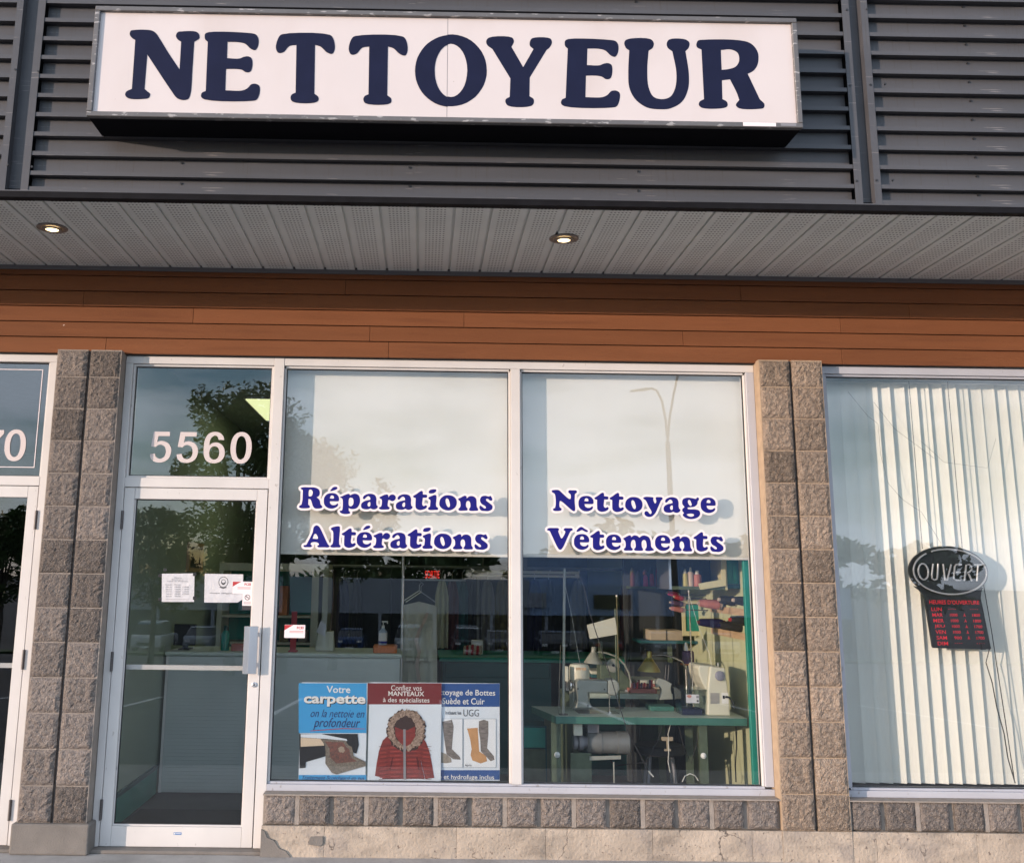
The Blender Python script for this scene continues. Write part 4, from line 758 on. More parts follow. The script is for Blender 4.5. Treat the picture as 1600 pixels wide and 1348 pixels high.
m.build('hanging_chain', M['dark_metal'], t)
m = MB(); m.tube([(lx(970), YS+.01, 1.21), (5.87, .215, 1.12), (5.90, .22, 1.0), (5.915, .22, .85), (5.945, .22, .70), (5.955, .22, .55), (5.985, .22, .41)], .0032, 6); m.tube([(5.905, .225, 1.6), (5.93, .225, 1.3), (5.955, .225, .9), (5.985, .225, .42)], .0028, 6); m.build('power_cord', M['black'], t)
MB().box(5.84, 5.865, YS-.006, YS+.018, 1.198, 1.235).build('power_box', M['black'], t)
m = MB(); m.tube([pt(1325, 612, .2), pt(1356, 650, .2), pt(1372, 662, .2), pt(1376, 710, .2), pt(1388, 755, .2), pt(1410, 780, .2), pt(1440, 800, .2), pt(1470, 848, .2)], .0011, 5)
m.tube([pt(1365, 628, .2), pt(1398, 670, .2), pt(1460, 716, .2)], .0011, 5); m.tube([pt(1440, 690, .2), pt(1475, 722, .2), pt(1543, 731, .2), pt(1556, 685, .2)], .0009, 5)
o = m.build('loose_wire', M['dark_metal'], None); tag(o, 'thin loose wires dangling across the blinds above the OUVERT sign', 'wire')
# ------------------------------------------------------------------ notices on the door glass
def px_quad(y, *pp): return [(lambda q: (q.x, q.z))(pt(u, v, y)) for u, v in pp]
ny = DG-.0016
t = thing('paper_notice', 'taped opening-hours sheet in a plastic sleeve, left one on the door glass', 'notice', pt(278, 917, ny))
m = MB(); m.flat([px_quad(ny, (252.6, 940), (303, 940), (304, 895.5), (253, 896))[::1]], ny, .0012); m.build('sheet', M['paper'], t)
m = MB()
for i, (a, b) in enumerate(((272, 284), (268, 287), (262, 294))): q = pt(a, 902+i*2.6, ny-.001); r_ = pt(b, 903+i*2.6, ny-.001); text(m, ['Heures', "d'ouverture :", 'Lundi au dimanche'][i], q.x, r_.x, q.z-.005, q.z+.003, ny-.001)
for i, (a, b, c) in enumerate((('Lundi', 'Fermé', ''), ('Mardi', '10h00', 'à 18h00'), ('Mercredi', '10h00', 'à 18h00'), ('Jeudi', '10h00', 'à 17h00'), ('Vendredi', '10h00', 'à 17h00'), ('Samedi', '9h00', ''))):
    v = 913+i*3.6
    for s, u0, u1 in ((a, 259, 268), (b, 273, 282), (c, 285, 295)):
        if s: q = pt(u0, v, ny-.001); r_ = pt(u1, v, ny-.001); text(m, s, q.x, r_.x, q.z-.004, q.z+.004, ny-.001)
q = pt(259, 936, ny-.001); r_ = pt(295, 936, ny-.001); m.box(q.x, r_.x, ny-.001, ny-.0005, q.z-.001, q.z+.001)
m.build('printing', M['inkgrey'], t)
for u, v in ((250, 899), (304, 897), (250, 936), (304, 934), (258, 890)):
    q = pt(u, v, ny); MB().box(q.x-.010, q.x+.010, ny-.0012, ny-.0002, q.z-.010, q.z+.010).build('tape', M['black'], t)
t = thing('mask_notice', 'crumpled white face-mask notice taped on the door glass, right of the hours sheet', 'notice', pt(348, 917, ny))
m = MB(); m.flat([px_quad(ny, (319, 941), (371, 941), (379, 936), (380, 897), (320, 896))], ny, .0012); m.build('sheet', M['paper'], t)
m = MB(); q = pt(349, 909, ny-.001)
m.flat([[(q.x+.030*math.cos(R(a)), q.z+.033*math.sin(R(a))) for a in range(0, 360, 20)], [(q.x+.027*math.cos(R(a)), q.z+.030*math.sin(R(a))) for a in range(0, 360, 20)]], ny-.001, .0004)
m.flat([[(q.x+.014*math.cos(R(a)), q.z+.017*math.sin(R(a))) for a in range(0, 360, 24)], [(q.x+.011*math.cos(R(a)), q.z+.004+.010*math.sin(R(a))) for a in range(0, 360, 24)]], ny-.001, .0004)
m.flat([[(q.x-.022, q.z-.034), (q.x, q.z-.040), (q.x+.022, q.z-.034), (q.x+.02, q.z-.029), (q.x, q.z-.034), (q.x-.02, q.z-.029)]], ny-.001, .0004)
q0 = pt(328, 926, ny); q1 = pt(368, 926, ny); text(m, 'Masque obligatoire', q0.x, q1.x, q0.z-.006, q0.z+.003, ny-.001)
m.build('printing', M['ink'], t)
def fcei(u0, v0, u1, v1, y, label):
    a = pt(u0, v1, y); b = pt(u1, v0, y); t = thing('member_sticker', label, 'sticker', a, 'white and red member stickers on the glass')
    MB().box(a.x, b.x, y-.0008, y, a.z, b.z).build('card', M['vinyl_white'], t); w_, h_ = b.x-a.x, b.z-a.z
    m = MB(); m.flat([[(a.x, b.z-.001), (a.x, b.z-h_*.42), (a.x+w_*.22, b.z-h_*.2), (a.x+w_*.42, b.z-.001)]], y-.0014, .0004)
    text(m, 'FCEI', a.x+w_*.6, a.x+w_*.92, a.z+h_*.68, a.z+h_*.88, y-.0014, bold=.03)
    m.box(a.x+w_*.25, a.x+w_*.92, y-.0014, y-.0009, a.z+h_*.50, a.z+h_*.53); m.box(a.x+w_*.25, a.x+w_*.92, y-.0014, y-.0009, a.z+h_*.40, a.z+h_*.43)
    m.build('red_print', M['red'], t); return t
fcei(363, 908.5, 394.5, 927, ny-.002, 'small white and red FCEI sticker on the door glass, over the mask notice')
fcei(444, 976, 477, 996, GY-.001, 'small white and red FCEI sticker on the window pane, left of the posters')
t = thing('no_smoking_sticker', 'small no-smoking sticker with black foot at the right edge of the door glass', 'sticker', pt(386, 940, ny))
a = pt(378, 952.6, ny-.004); b = pt(394.6, 927.3, ny-.004); MB().box(a.x, b.x, ny-.004, ny-.0032, a.z, b.z).build('card', M['vinyl_white'], t)
m = MB(); m.box(a.x, b.x, ny-.0046, ny-.0041, a.z, a.z+.026); q = ((a.x+b.x)/2, b.z-.022)
m.flat([[(q[0]+.017*math.cos(R(g)), q[1]+.017*math.sin(R(g))) for g in range(0, 360, 20)], [(q[0]+.0135*math.cos(R(g)), q[1]+.0135*math.sin(R(g))) for g in range(0, 360, 20)]], ny-.0046, .0004)
m.flat([[(q[0]-.011, q[1]+.009), (q[0]-.009, q[1]+.011), (q[0]+.011, q[1]-.009), (q[0]+.009, q[1]-.011)][::-1]], ny-.0052, .0004)
m.box(q[0]-.009, q[0]+.007, ny-.0046, ny-.0041, q[1]-.002, q[1]+.001)
for i in range(3): m.box(a.x+.008, b.x-.008, ny-.0046, ny-.0041, a.z+.036+i*.006, a.z+.0375+i*.006)
m.build('printing', M['ink'], t)
# ------------------------------------------------------------------ posters behind the left pane
def C4(u, v): return (440+u/4.2105, 1040+v/4.2105)
class Poster:
    def __init__(s, label, y, u0, v0, u1, v1, base):
        s.y = y; a = pt(*C4(u0, v1), y); b = pt(*C4(u1, v0), y); s.t = thing('window_poster', label, 'poster', ((a.x+b.x)/2, y, a.z), 'three advertising posters leaning in the window')
        MB().box(a.x, b.x, y, y+.003, a.z, b.z).build('board', base, s.t); s.k = 1
    def P(s, *pp): return [(lambda q: (q.x, q.z))(pt(*C4(u, v), s.y)) for u, v in pp]
    def shape(s, name, mt, *polys, sm=False):
        m = MB(); s.k += 1; yy = s.y-.00035*s.k
        for c in polys: m.flat([s.P(*c)[::-1] if not sm else smooth([(p[0], p[1], 0) for p in s.P(*c)], 4)], yy, .0003)
        return m.build(name, mt, s.t)
    def txt(s, body, mt, u0, v0, u1, v1, bold=.008, shear=0):
        a = s.P((u0, v1), (u1, v0)); m = MB(); s.k += 1; text(m, body, a[0][0], a[1][0], a[0][1], a[1][1], s.y-.00035*s.k, bold, shear); return m.build('lettering', mt, s.t)
    def ring(s, name, mt, cu, cv, ru, rv, amp=.0, n=48, seed=1):
        random.seed(seed); m = MB(); s.k += 1
        c = s.P(*[(cu+ru*(1+random.uniform(-amp, amp))*math.cos(2*math.pi*i/n), cv+rv*(1+random.uniform(-amp, amp))*math.sin(2*math.pi*i/n)) for i in range(n)])
        m.flat([c[::-1]], s.y-.00035*s.k, .0003); return m.build(name, mt, s.t)
pb = mat('poster_sky_blue', (.045, .30, .60), .4); pw = mat('poster_white', (.62, .68, .74), .4, 0, var=.02); pr2 = mat('poster_maroon', (.16, .018, .018), .4); pn2 = mat('poster_navy', (.02, .07, .24), .4)
rug = mat('rug_print', (.07, .045, .04), .6, 0, col2=(.20, .07, .05), vscale=90, detail=3); coat = mat('coat_red', (.19, .022, .016), .5, 0, var=.25, vscale=14, stretch=(.6, 1, 3)); coatd = mat('coat_seam', (.09, .010, .008), .5)
fur = mat('fur_print', (.10, .06, .04), .7, 0, col2=(.42, .31, .24), vscale=110, detail=4); furd = mat('fur_dark_print', (.035, .015, .012), .7)
P3 = Poster('boot cleaning poster with navy header, partly hidden behind the coat poster', .190, 880, 115, 1435, 748, pw)
P3.shape('header', pn2, [(880, 116), (1434, 116), (1434, 268), (880, 268)]); P3.shape('footer', pn2, [(880, 684), (1434, 684), (1434, 747), (880, 747)])
P3.txt('ttoyage de Bottes', M['white'], 1040, 158, 1405, 202); P3.txt('Suède et Cuir', M['white'], 1058, 212, 1335, 250); P3.txt('Incluant les', M['ink'], 1078, 296, 1182, 318, .01)
P3.txt('UGG', M['ink'], 1196, 286, 1298, 330, -.01); P3.txt('chaussure et hydrofuge inclus', M['white'], 880, 716, 1398, 748)
fr_ = mat('picture_rule', (.30, .36, .42), .5)
pic = mat('picture_ground', (.70, .73, .76), .5)
P3.shape('picture_frame', fr_, [(1196, 345), (1412, 345), (1412, 668), (1196, 668)], [(1056, 345), (1192, 345), (1192, 668), (1056, 668)])
P3.shape('picture_ground', pic, [(1199, 348), (1409, 348), (1409, 665), (1199, 665)], [(1058, 348), (1189, 348), (1189, 665), (1058, 665)])
bgrey = mat('grey_boot_print', (.17, .15, .14), .7, 0, var=.35, vscale=30, stretch=(1, 1, 3)); btan = mat('tan_boot_print', (.46, .25, .11), .7, 0, var=.12, vscale=20)
P3.shape('boot', btan, [(1220, 410), (1290, 405), (1294, 470), (1300, 560), (1345, 590), (1352, 625), (1310, 640), (1255, 620), (1243, 585), (1250, 545), (1240, 480)])
P3.shape('boot', bgrey, [(1298, 362), (1330, 352), (1360, 362), (1360, 450), (1352, 540), (1395, 590), (1400, 615), (1375, 625), (1330, 580), (1310, 560), (1306, 480), (1296, 420)])
P3.shape('boot', bgrey, [(1056, 365), (1120, 352), (1132, 395), (1125, 480), (1120, 545), (1172, 595), (1178, 615), (1130, 612), (1085, 580), (1070, 480)])
P3.shape('boot', mat('worn_boot_print', (.27, .24, .20), .7, 0, var=.3, vscale=40), [(1050, 565), (1078, 575), (1115, 605), (1118, 632), (1085, 638), (1050, 635)])
P3.txt('Après', M['ink'], 1205, 644, 1250, 662, .0)
P1 = Poster('sky blue carpet cleaning poster, leftmost of the three', .178, 110, 112, 566, 748, pw)
P1.shape('colour_field', pb, [(112, 113), (560, 113), (558, 441), (112, 441)], [(112, 716), (558, 716), (558, 747), (112, 747)])
P1.txt('Votre', M['white'], 295, 132, 453, 176, .012); P1.txt('carpette', M['ink'], 150, 196, 558, 268, .045); P1.txt('carpette', M['white'], 145, 192, 553, 264, .03)
nv = mat('poster_ink_blue', (.012, .02, .11), .5)
P1.txt('on la nettoie en', nv, 190, 288, 545, 335, -.004, .35); P1.txt('profondeur', nv, 208, 342, 518, 420, .0, .35); P1.shape('underline', M['red'], [(190, 424), (400, 408), (548, 411), (548, 414), (400, 413), (190, 428)])
P1.txt('Traitement Scotchgard en sus', nv, 135, 724, 545, 750, -.004, .3)
P1.shape('machine_print', M['black'], [(118, 445), (500, 445), (508, 520), (492, 575), (400, 545), (300, 590), (160, 630), (158, 668), (118, 672)])
P1.shape('roller_print', mat('roller_print', (.60, .48, .35), .5), [(126, 470), (270, 478), (280, 522), (126, 530)]); P1.shape('roller_print', pw, [(126, 448), (260, 446), (428, 480), (432, 492), (300, 478), (126, 468)])
P1.shape('rug_border_print', mat('rug_border_print', (.10, .085, .07), .7, 0, col2=(.22, .19, .15), vscale=120), [(255, 478), (420, 488), (440, 520), (462, 530), (475, 590), (553, 628), (555, 656), (360, 712), (330, 700), (288, 640), (290, 560), (285, 520)])
P1.shape('rug_print', rug, [(285, 495), (405, 500), (425, 530), (445, 545), (455, 600), (500, 625), (360, 640), (320, 600), (315, 540)]); P1.ring('rug_medallion', mat('medallion', (.30, .24, .18), .6), 395, 548, 22, 22, .25, 16)
P2 = Poster('coat cleaning poster with a red fur-hooded jacket, middle of the three', .175, 564, 112, 1053, 750, pw)
P2.shape('header', pr2, [(566, 113), (1052, 113), (1052, 252), (566, 252)])
P2.txt('Confiez vos', M['white'], 720, 128, 922, 160, .0); P2.txt('MANTEAUX', M['white'], 702, 168, 938, 196, .014); P2.txt('à des spécialistes', M['white'], 667, 210, 973, 246, .006)
P2.shape('sleeve', coat, [(700, 455), (720, 480), (712, 560), (690, 650), (675, 735), (614, 722), (625, 640), (640, 560), (665, 490)], [(925, 465), (950, 500), (975, 570), (990, 650), (1004, 735), (945, 742), (925, 660), (912, 590), (905, 520)])
P2.shape('jacket_body', coat, [(700, 455), (940, 455), (912, 560), (918, 640), (940, 740), (660, 744), (680, 660), (712, 560)])
for v in range(520, 740, 27):
    P2.shape('quilt_seam', coatd, [(700 if v < 600 else 680, v), (925, v-4), (925, v-1), (700 if v < 600 else 680, v+3)], [(640, v+8), (700, v+2), (700, v+5), (640, v+11)], [(915, v+2), (985, v+8), (985, v+11), (915, v+5)]); P2.k -= 1
P2.k += 1
coath = mat('coat_sheen', (.30, .045, .035), .5, 0, var=.3, vscale=30, stretch=(.4, 1, 3))
for v in range(526, 735, 27):
    P2.shape('puff_sheen', coath, [(712, v+8), (770, v+4), (790, v+7), (770, v+11), (715, v+13)], [(826, v+6), (880, v+4), (908, v+8), (880, v+11), (830, v+10)], [(645, v+16), (690, v+12), (688, v+17), (646, v+20)], [(932, v+12), (975, v+16), (973, v+20), (934, v+17)]); P2.k -= 1
P2.k += 1
P2.ring('fur_shadow', furd, 820, 424, 130, 138, .07, 60, 9); P2.ring('fur_trim', fur, 820, 418, 122, 132, .10, 110, 3); P2.ring('hood_opening', furd, 812, 420, 74, 88, .08, 50, 4)
P2.shape('hood_lining', coat, [(745, 400), (800, 420), (830, 420), (880, 395), (880, 460), (850, 510), (815, 530), (780, 505), (750, 460)])
P2.shape('zip', M['inkgrey'], [(800, 415), (816, 415), (818, 745), (802, 745)]); P2.shape('pocket_zip', coatd, [(728, 600), (734, 598), (716, 682), (710, 684)], [(886, 598), (892, 600), (905, 680), (899, 684)])
# ------------------------------------------------------------------ interior shell
MB().box(.30, .405, .22, 7.0, .02, 3.1).build('wall_left_inner', M['wall_door'], kind='structure')
MB().box(4.47, 4.56, .3015, 7.0, .02, 3.1).build('wall_right_inner', M['wall_in'], kind='structure')
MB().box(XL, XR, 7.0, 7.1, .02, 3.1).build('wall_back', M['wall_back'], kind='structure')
MB().box(XL, XR, .301, 7.1, 3.1, 3.2).build('ceiling', M['ceil_in'], kind='structure')
MB().box(XL, -1.061, .3005, .35, .02, 3.1).build('wall_neighbour', M['wall_back'], kind='structure')
MB().box(XL-.1, XL, -1.2, 7.1, -.1, 5.4).build('wall_end_left', M['brown'], kind='structure')
MB().box(XR, XR+.1, -1.2, 7.1, -.1, 5.4).build('wall_end_right', M['brown'], kind='structure')
MB().box(XL-.1, XR+.1, -1.15, 7.2, 5.41, 5.5).build('roof', M['asphalt'], kind='structure')
t = thing('skirting_board', 'wide teal skirting board along the entrance side wall', 'skirting board', (.41, 1, .02))
MB().box(.4055, .418, .22, 1.585, .021, .20).build('board', M['teal'], t, bevel=.004); MB().box(.4055, .426, .22, 1.585, .2005, .225).build('cap_moulding', M['teal_dark'], t)
# vent on the side wall
a = ptx(199, 1118, .41); b = ptx(186, 1245, .41)
t = thing('wall_vent', 'dark narrow vent grille on the side wall inside the door', 'vent', (.41, a.y, .4))
y0, y1 = .24, .56
MB().box(.4058, .414, y0, y1, .26, .70).build('frame', M['dark_metal'], t)
for i in range(14): MB().box(.4145, .420, y0+.02, y1-.02, .28+i*.029, .293+i*.029).build('slat', M['inkgrey'], t)
m = MB(); m.box(.45, 1.38, .26, 1.05, .0205, .033); tag(m.build('entrance_mat', M['mat_f']), 'dark entrance mat on the floor just inside the door', 'mat')
# ceiling light seen through the transom
c = ptz(384, 622, 3.085)
t = thing('ceiling_light', 'lit yellowish ceiling light panel seen through the transom at its right edge', 'ceiling light', (c.x+.6, c.y+.3, 3.08))
MB().box(c.x-.02, c.x+1.22, c.y-.02, c.y+1.22, 3.078, 3.099).build('housing', M['white'], t); MB().box(c.x, c.x+1.2, c.y, c.y+1.2, 3.070, 3.0775).build('diffuser', M['tube_on'], t)
# reception counter
CT = pt(255, 1017, 1.6).z
t = thing('reception_counter', 'grey corrugated-front reception counter facing the door', 'counter', (1.2, 1.7, .02))
xr = pt(625, 1015, 1.6).x; xl = .43
MB().box(xl, xr, 1.612, 2.2, .03, CT-.03).build('carcass', M['counter'], t)
m = MB(); n_ = 36
for i in range(n_): m.box(xl+.02, xr-.02, 1.6005, 1.6115, .05+i*(CT-.10)/n_, .05+(i+.94)*(CT-.10)/n_)
o = m.build('corrugated_front', M['counter'], t); MB().box(xl+.0195, xr-.0195, 1.6030, 1.6118, .045, CT-.035).build('front_board', M['counter'], t)
MB().box(xl-.01, xr+.015, 1.585, 2.22, CT-.0295, CT).build('worktop', M['counter'], t, bevel=.004)
MB().box(xl, xl+.019, 1.598, 1.612, .03, CT-.03).build('end_trim', M['white'], t); MB().box(xr-.019, xr, 1.598, 1.612, .03, CT-.03).build('end_trim', M['counter'], t)
def bx(u0, v0, u1, v1, y, dep):
    a = pt(u0, v1, y); b = pt(u1, v0, y); return a.x, b.x, y, y+dep, a.z, b.z
# things on the counter
x0, x1, y0, y1, z0, z1 = bx(270, 975, 306, 1012, 1.75, .16)
t = thing('till_monitor', 'black point-of-sale monitor on the counter behind the door glass', 'monitor', ((x0+x1)/2, 1.8, CT))
MB().box(x0, x1, 1.75, 1.79, z0+.02, z1).build('screen', M['black'], t, bevel=.006); MB().box((x0+x1)/2-.02, (x0+x1)/2+.02, 1.79, 1.82, CT+.012, z0+.1).build('stand', M['black'], t); MB().box(x0+.04, x1-.04, 1.75, 1.90, CT+.0005, CT+.0115).build('foot', M['black'], t)
x0, x1, y0, y1, z0, z1 = bx(343, 970, 359, 1015, 1.72, .1)
t = thing('spray_bottle', 'teal bottle standing on the counter, seen through the door', 'bottle', ((x0+x1)/2, 1.76, CT)); r_ = (x1-x0)/2
MB().lathe(((x0+x1)/2, 1.76, CT+.0005), (0, 0, 1), [(0, r_*.95), (.01, r_), (.12, r_), (.145, r_*.6), (.15, r_*.42)]).build('bottle', M['teal'], t); MB().lathe(((x0+x1)/2, 1.76, CT+.151), (0, 0, 1), [(0, r_*.45), (.035, r_*.45)]).build('cap', M['teal_dark'], t)
x0, x1, y0, y1, z0, z1 = bx(361, 1008, 382, 1015, 1.70, .1)
tag(MB().box(x0, x1, 1.70, 1.80, CT+.0005, z1+.01).build('stapler_box', M['t_pink'], bevel=.004), 'small pinkish box on the counter beside the teal bottle', 'box')
# framed picture on the left wall
a = ptx(293.5, 850, .41).y; b = ptx(315.5, 850, .41).y
t = thing('picture_frame', 'tall wooden picture frame hung on the green side wall', 'picture', (.41, (a+b)/2, 1.8))
zz0 = ptx(304, 893, .41).z; zz1 = ptx(304, 848, .41).z
m = MB()
for q in ((a, b, zz0, zz0+.03), (a, b, zz1-.03, zz1), (a, a+.05, zz0+.03, zz1-.03), (b-.05, b, zz0+.03, zz1-.03)): m.box(.4058, .43, q[0], q[1], q[2], q[3])
m.build('frame', M['wood'], t); MB().box(.4058, .414, a+.05, b-.05, zz0+.03, zz1-.03).build('picture', M['black'], t)
# shelf unit behind the counter
Yc = 3.0
x0 = pt(343, 885, Yc).x; x1 = pt(514, 885, Yc).x; zt = pt(430, 880, Yc).z; zb_ = pt(430, 892, Yc).z
t = thing('shelf_unit', 'tall pale framed shelf unit with teal back behind the counter', 'shelf', ((x0+x1)/2, Yc, .02))
MB().box(x0, x1, Yc, Yc+.4, zb_, zt).build('top_board', M['cloth'], t); MB().box(x0, x1-.04, Yc+.38, Yc+.40, .03, zb_-.001).build('back_panel', M['teal'], t)
p0 = pt(486, 950, Yc).x; p1 = pt(497, 950, Yc).x
for a, b in ((p0, p1), (x1-.05, x1), (x0, x0+.04)): MB().box(a, b, Yc, Yc+.379, .03, zb_-.001).build('upright', M['cloth'], t)
sh = [pt(460, v, Yc).z for v in (962, 1004)]
for z in sh: MB().box(x0+.0405, p0-.001, Yc+.02, Yc+.378, z-.018, z).build('shelf_board', M['cloth'], t)
random.seed(3)
for k, (u0, u1, v0, mt_) in enumerate(((400, 412, 945, 't_maroon'), (414, 424, 940, 't_cream'), (437, 450, 915, 't_orange'), (425, 436, 948, 't_navy'), (437, 451, 938, 't_maroon'), (452, 466, 975, 't_navy'), (437, 450, 985, 't_olive'), (466, 480, 985, 't_cream'))):
    zz = sh[0] if k < 5 else sh[1]; a = pt(u0, v0, Yc+.1); b = pt(u1, v0, Yc+.1)
    if k == 4: zz = sh[0]; continue
    tag(MB().box(a.x, b.x, Yc+.1+.002*k, Yc+.25, zz+.0005, a.z).build('storage_box', M[mt_], bevel=.004), ['dull maroon box on the shelf behind the counter', 'cream box beside the maroon box on the shelf', 'orange box, tallest on the shelf behind the left pane', 'small navy box between cream and orange ones', '', 'navy box on the lower shelf under the orange one', 'olive box on the lower shelf', 'cream box at the right of the lower shelf'][k], 'box')
x0, x1, y0, y1, z0, z1 = bx(453, 955, 464, 1014, 1.68, .06)
t = thing('card_stand', 'tall narrow red leaflet stand on the counter behind the FCEI sticker', 'stand', ((x0+x1)/2, 1.7, CT)); MB().box(x0, x1, 1.70, 1.712, CT+.012, z1).build('back', M['red'], t); MB().box(x0-.01, x1+.01, 1.66, 1.76, CT+.0005, CT+.0115).build('foot', M['red'], t); MB().box(x0, x1, 1.675, 1.6995, CT+.012, CT+.09).build('pocket', M['red'], t)
x0, x1, y0, y1, z0, z1 = bx(492, 986, 522, 1014, 1.85, .2)
t = thing('paper_bag', 'pale paper bag on the counter, with a folded sheet on top', 'bag', ((x0+x1)/2, 1.9, CT))
m = MB(); m.hull([(x0, 1.85, CT+.0005), (x1, 1.85, CT+.0005), (x1, 2.0, CT+.0005), (x0, 2.0, CT+.0005)], [(x0+.02, 1.88, z1), (x1-.005, 1.87, z1-.005), (x1-.01, 1.95, z1), (x0+.01, 1.95, z1-.01)]); m.build('bag', M['cloth'], t, bevel=.006, seg=2)
m = MB(); q = [pt(494, 987, 1.845), pt(508, 994, 1.84), pt(509, 976, 1.86), pt(502, 968, 1.87)]; m.hull([tuple(p) for p in q], [(p.x, p.y+.002, p.z) for p in q]); m.build('folded_sheet', M['paper'], t)
# sanitiser and tray
x0, x1, y0, y1, z0, z1 = bx(583, 1009.5, 620, 1015, 1.66, .18)
t = thing('orange_tray', 'small orange tray at the right end of the counter', 'tray', ((x0+x1)/2, 1.75, CT))
MB().box(x0, x1, 1.66, 1.84, CT+.0005, z1+.004).build('tray', M['t_orange'], t, bevel=.006, seg=2)
ztr = z1+.0045
x0, x1, y0, y1, z0, z1 = bx(591.5, 989, 605, 1009, 1.75, .05); r_ = (x1-x0)/2; cx_ = (x0+x1)/2
t = thing('sanitiser_bottle', 'clear hand sanitiser pump bottle with white label on the orange tray', 'bottle', (cx_, 1.75, ztr))
MB().lathe((cx_, 1.75, ztr), (0, 0, 1), [(0, r_*.95), (.006, r_), (.10, r_), (.118, r_*.45), (.125, r_*.4)]).build('bottle', mat('pale_gel', (.42, .48, .56), .2), t); MB().lathe((cx_, 1.75, ztr+.03), (0, 0, 1), [(0, r_*1.02), (.06, r_*1.02)]).build('label', M['white'], t); MB().lathe((cx_, 1.75, ztr+.012), (0, 0, 1), [(0, r_*1.015), (.016, r_*1.015)]).build('label_band', M['t_blue'], t)
m = MB(); m.cyl((cx_, 1.75, ztr+.1255), (cx_, 1.75, ztr+.145), .012); m.cyl((cx_, 1.75, ztr+.145), (cx_, 1.75, ztr+.168), .004); m.box(cx_-.010, cx_+.036, 1.742, 1.758, ztr+.168, ztr+.178); m.box(cx_+.028, cx_+.036, 1.744, 1.756, ztr+.158, ztr+.168); m.build('pump', M['white'], t)
# garments on a rail behind the counter end
t = thing('garment_rack', 'grey upright garment rail post at the right end of the counter', 'rack', pt(630, 1078, 1.9))
a = pt(630, 865, 1.9); m = MB(); m.cyl((a.x, 1.95, .03), (a.x, 1.95, a.z+.05), .012); m.build('post', M['alu'], t); MB().cyl((a.x, 1.95, pt(655, 908, 1.95).z+.012), (a.x+.5, 1.95, pt(655, 908, 1.95).z+.012), .008).build('rail', M['alu'], t)
def garment(u0, u1, v0, v1, y, label, sleeve, mt='cloth', fold=.012, n=18, taper=0):
    a = pt(u0, v1, y); b = pt(u1, v0, y); t = thing('hanging_garment', label, 'garment', ((a.x+b.x)/2, y, a.z), 'white garments hanging behind the counter')
    m = MB(); rows = 10; vs = []
    for k in range(rows+1):
        z = b.z+(a.z-b.z)*k/rows
        for i in range(n+1):
            s = i/n; w_ = 1+.06*k/rows
            x = (a.x+b.x)/2+(s-.5)*(b.x-a.x)*w_*(1-taper*k/rows)
            vs.append((x, y+fold*math.sin(s*19+k*.15)*(.3+k/rows)+.004*math.sin(s*43+k), z-(.03*abs(s-.5)*2 if k == 0 else 0)))
    nn = n+1; fs = [(k*nn+i, (k+1)*nn+i, (k+1)*nn+i+1, k*nn+i+1) for k in range(rows) for i in range(n)]
    m.add(vs, fs, 0, True); m.add([(x, y_+.03, z) for x, y_, z in vs], [f[::-1] for f in fs], 0, True)
    m.build('cloth', M[mt], t)
    c = ((a.x+b.x)/2, y+.012)
    if sleeve:
        hz = b.z+.13
        m = MB(); m.tube([(a.x+.01, y+.012, b.z+.005), (c[0], c[1], b.z+.085), (b.x-.01, y+.012, b.z+.005)], .0035, 6); m.tube([(c[0], c[1], b.z+.085), (c[0], c[1], hz), (c[0]+.018, c[1], hz+.018), (c[0]+.002, c[1], hz+.032)], .0022, 6); m.build('hanger', M['alu'], t)
    return t
garment(627, 681, 940, 1032, 1.95, 'white garment on a wire hanger, frontmost behind the counter end', True)
garment(630, 683, 942, 1066, 2.02, 'longer white garment hanging behind the front one', True)
m = MB(); ps = [pt(u, v, 1.90) for u, v in ((668, 957), (662, 972), (655, 985), (650, 1000), (655, 1018), (651, 1040), (655, 1062))]
for i in range(len(ps)-1): m.hull([(ps[i].x-.012, 1.90, ps[i].z), (ps[i].x+.012, 1.90, ps[i].z), (ps[i].x+.012, 1.905, ps[i].z), (ps[i].x-.012, 1.905, ps[i].z)], [(ps[i+1].x-.015, 1.90, ps[i+1].z), (ps[i+1].x+.015, 1.90, ps[i+1].z), (ps[i+1].x+.015, 1.905, ps[i+1].z), (ps[i+1].x-.015, 1.905, ps[i+1].z)])
tag(m.build('tan_sash', M['t_cream']), 'tan cloth sash hanging in front of the white garments', 'sash')
# exit sign on the back wall
a = pt(664, 903, 5.6); b = pt(687, 891.5, 5.6)
t = thing('exit_sign', 'small red lit SORTIE sign deep inside the dark shop', 'exit sign', ((a.x+b.x)/2, 5.6, a.z)); MB().box(a.x-.02, b.x+.02, 5.605, 5.66, a.z-.02, b.z+.02).build('case', M['black'], t)
m = MB(); text(m, 'SORTIE', a.x, b.x, a.z, b.z, 5.602, .0); m.build('lettering', M['sortie'], t); MB().box((a.x+b.x)/2-.01, (a.x+b.x)/2+.01, 5.62, 5.64, b.z+.0205, 3.099).build('rod', M['black'], t)
# hanging fluorescent batten
a = pt(728, 896, 2.3); b = pt(905, 899, 2.3)
t = thing('hanging_batten', 'unlit pale fluorescent batten hung on chains, crossing behind the mullion', 'lamp', ((a.x+b.x)/2, 2.3, a.z))
MB().box(a.x, b.x, 2.28, 2.34, a.z+.006, a.z+.030).build('housing', M['cloth'], t); MB().cyl((a.x+.03, 2.31, a.z-.012), (b.x-.03, 2.31, a.z-.012), .011).build('tube', M['white'], t)
for u in (755, 818): x = pt(u, 890, 2.3).x; MB().cyl((x, 2.31, a.z+.03), (x, 2.31, 3.1), .004, n=6).build('chain', M['dark_metal'], t)
for x in (a.x, b.x-.03): MB().box(x, x+.029, 2.295, 2.325, a.z-.024, a.z+.0055).build('lamp_holder', M['white'], t)
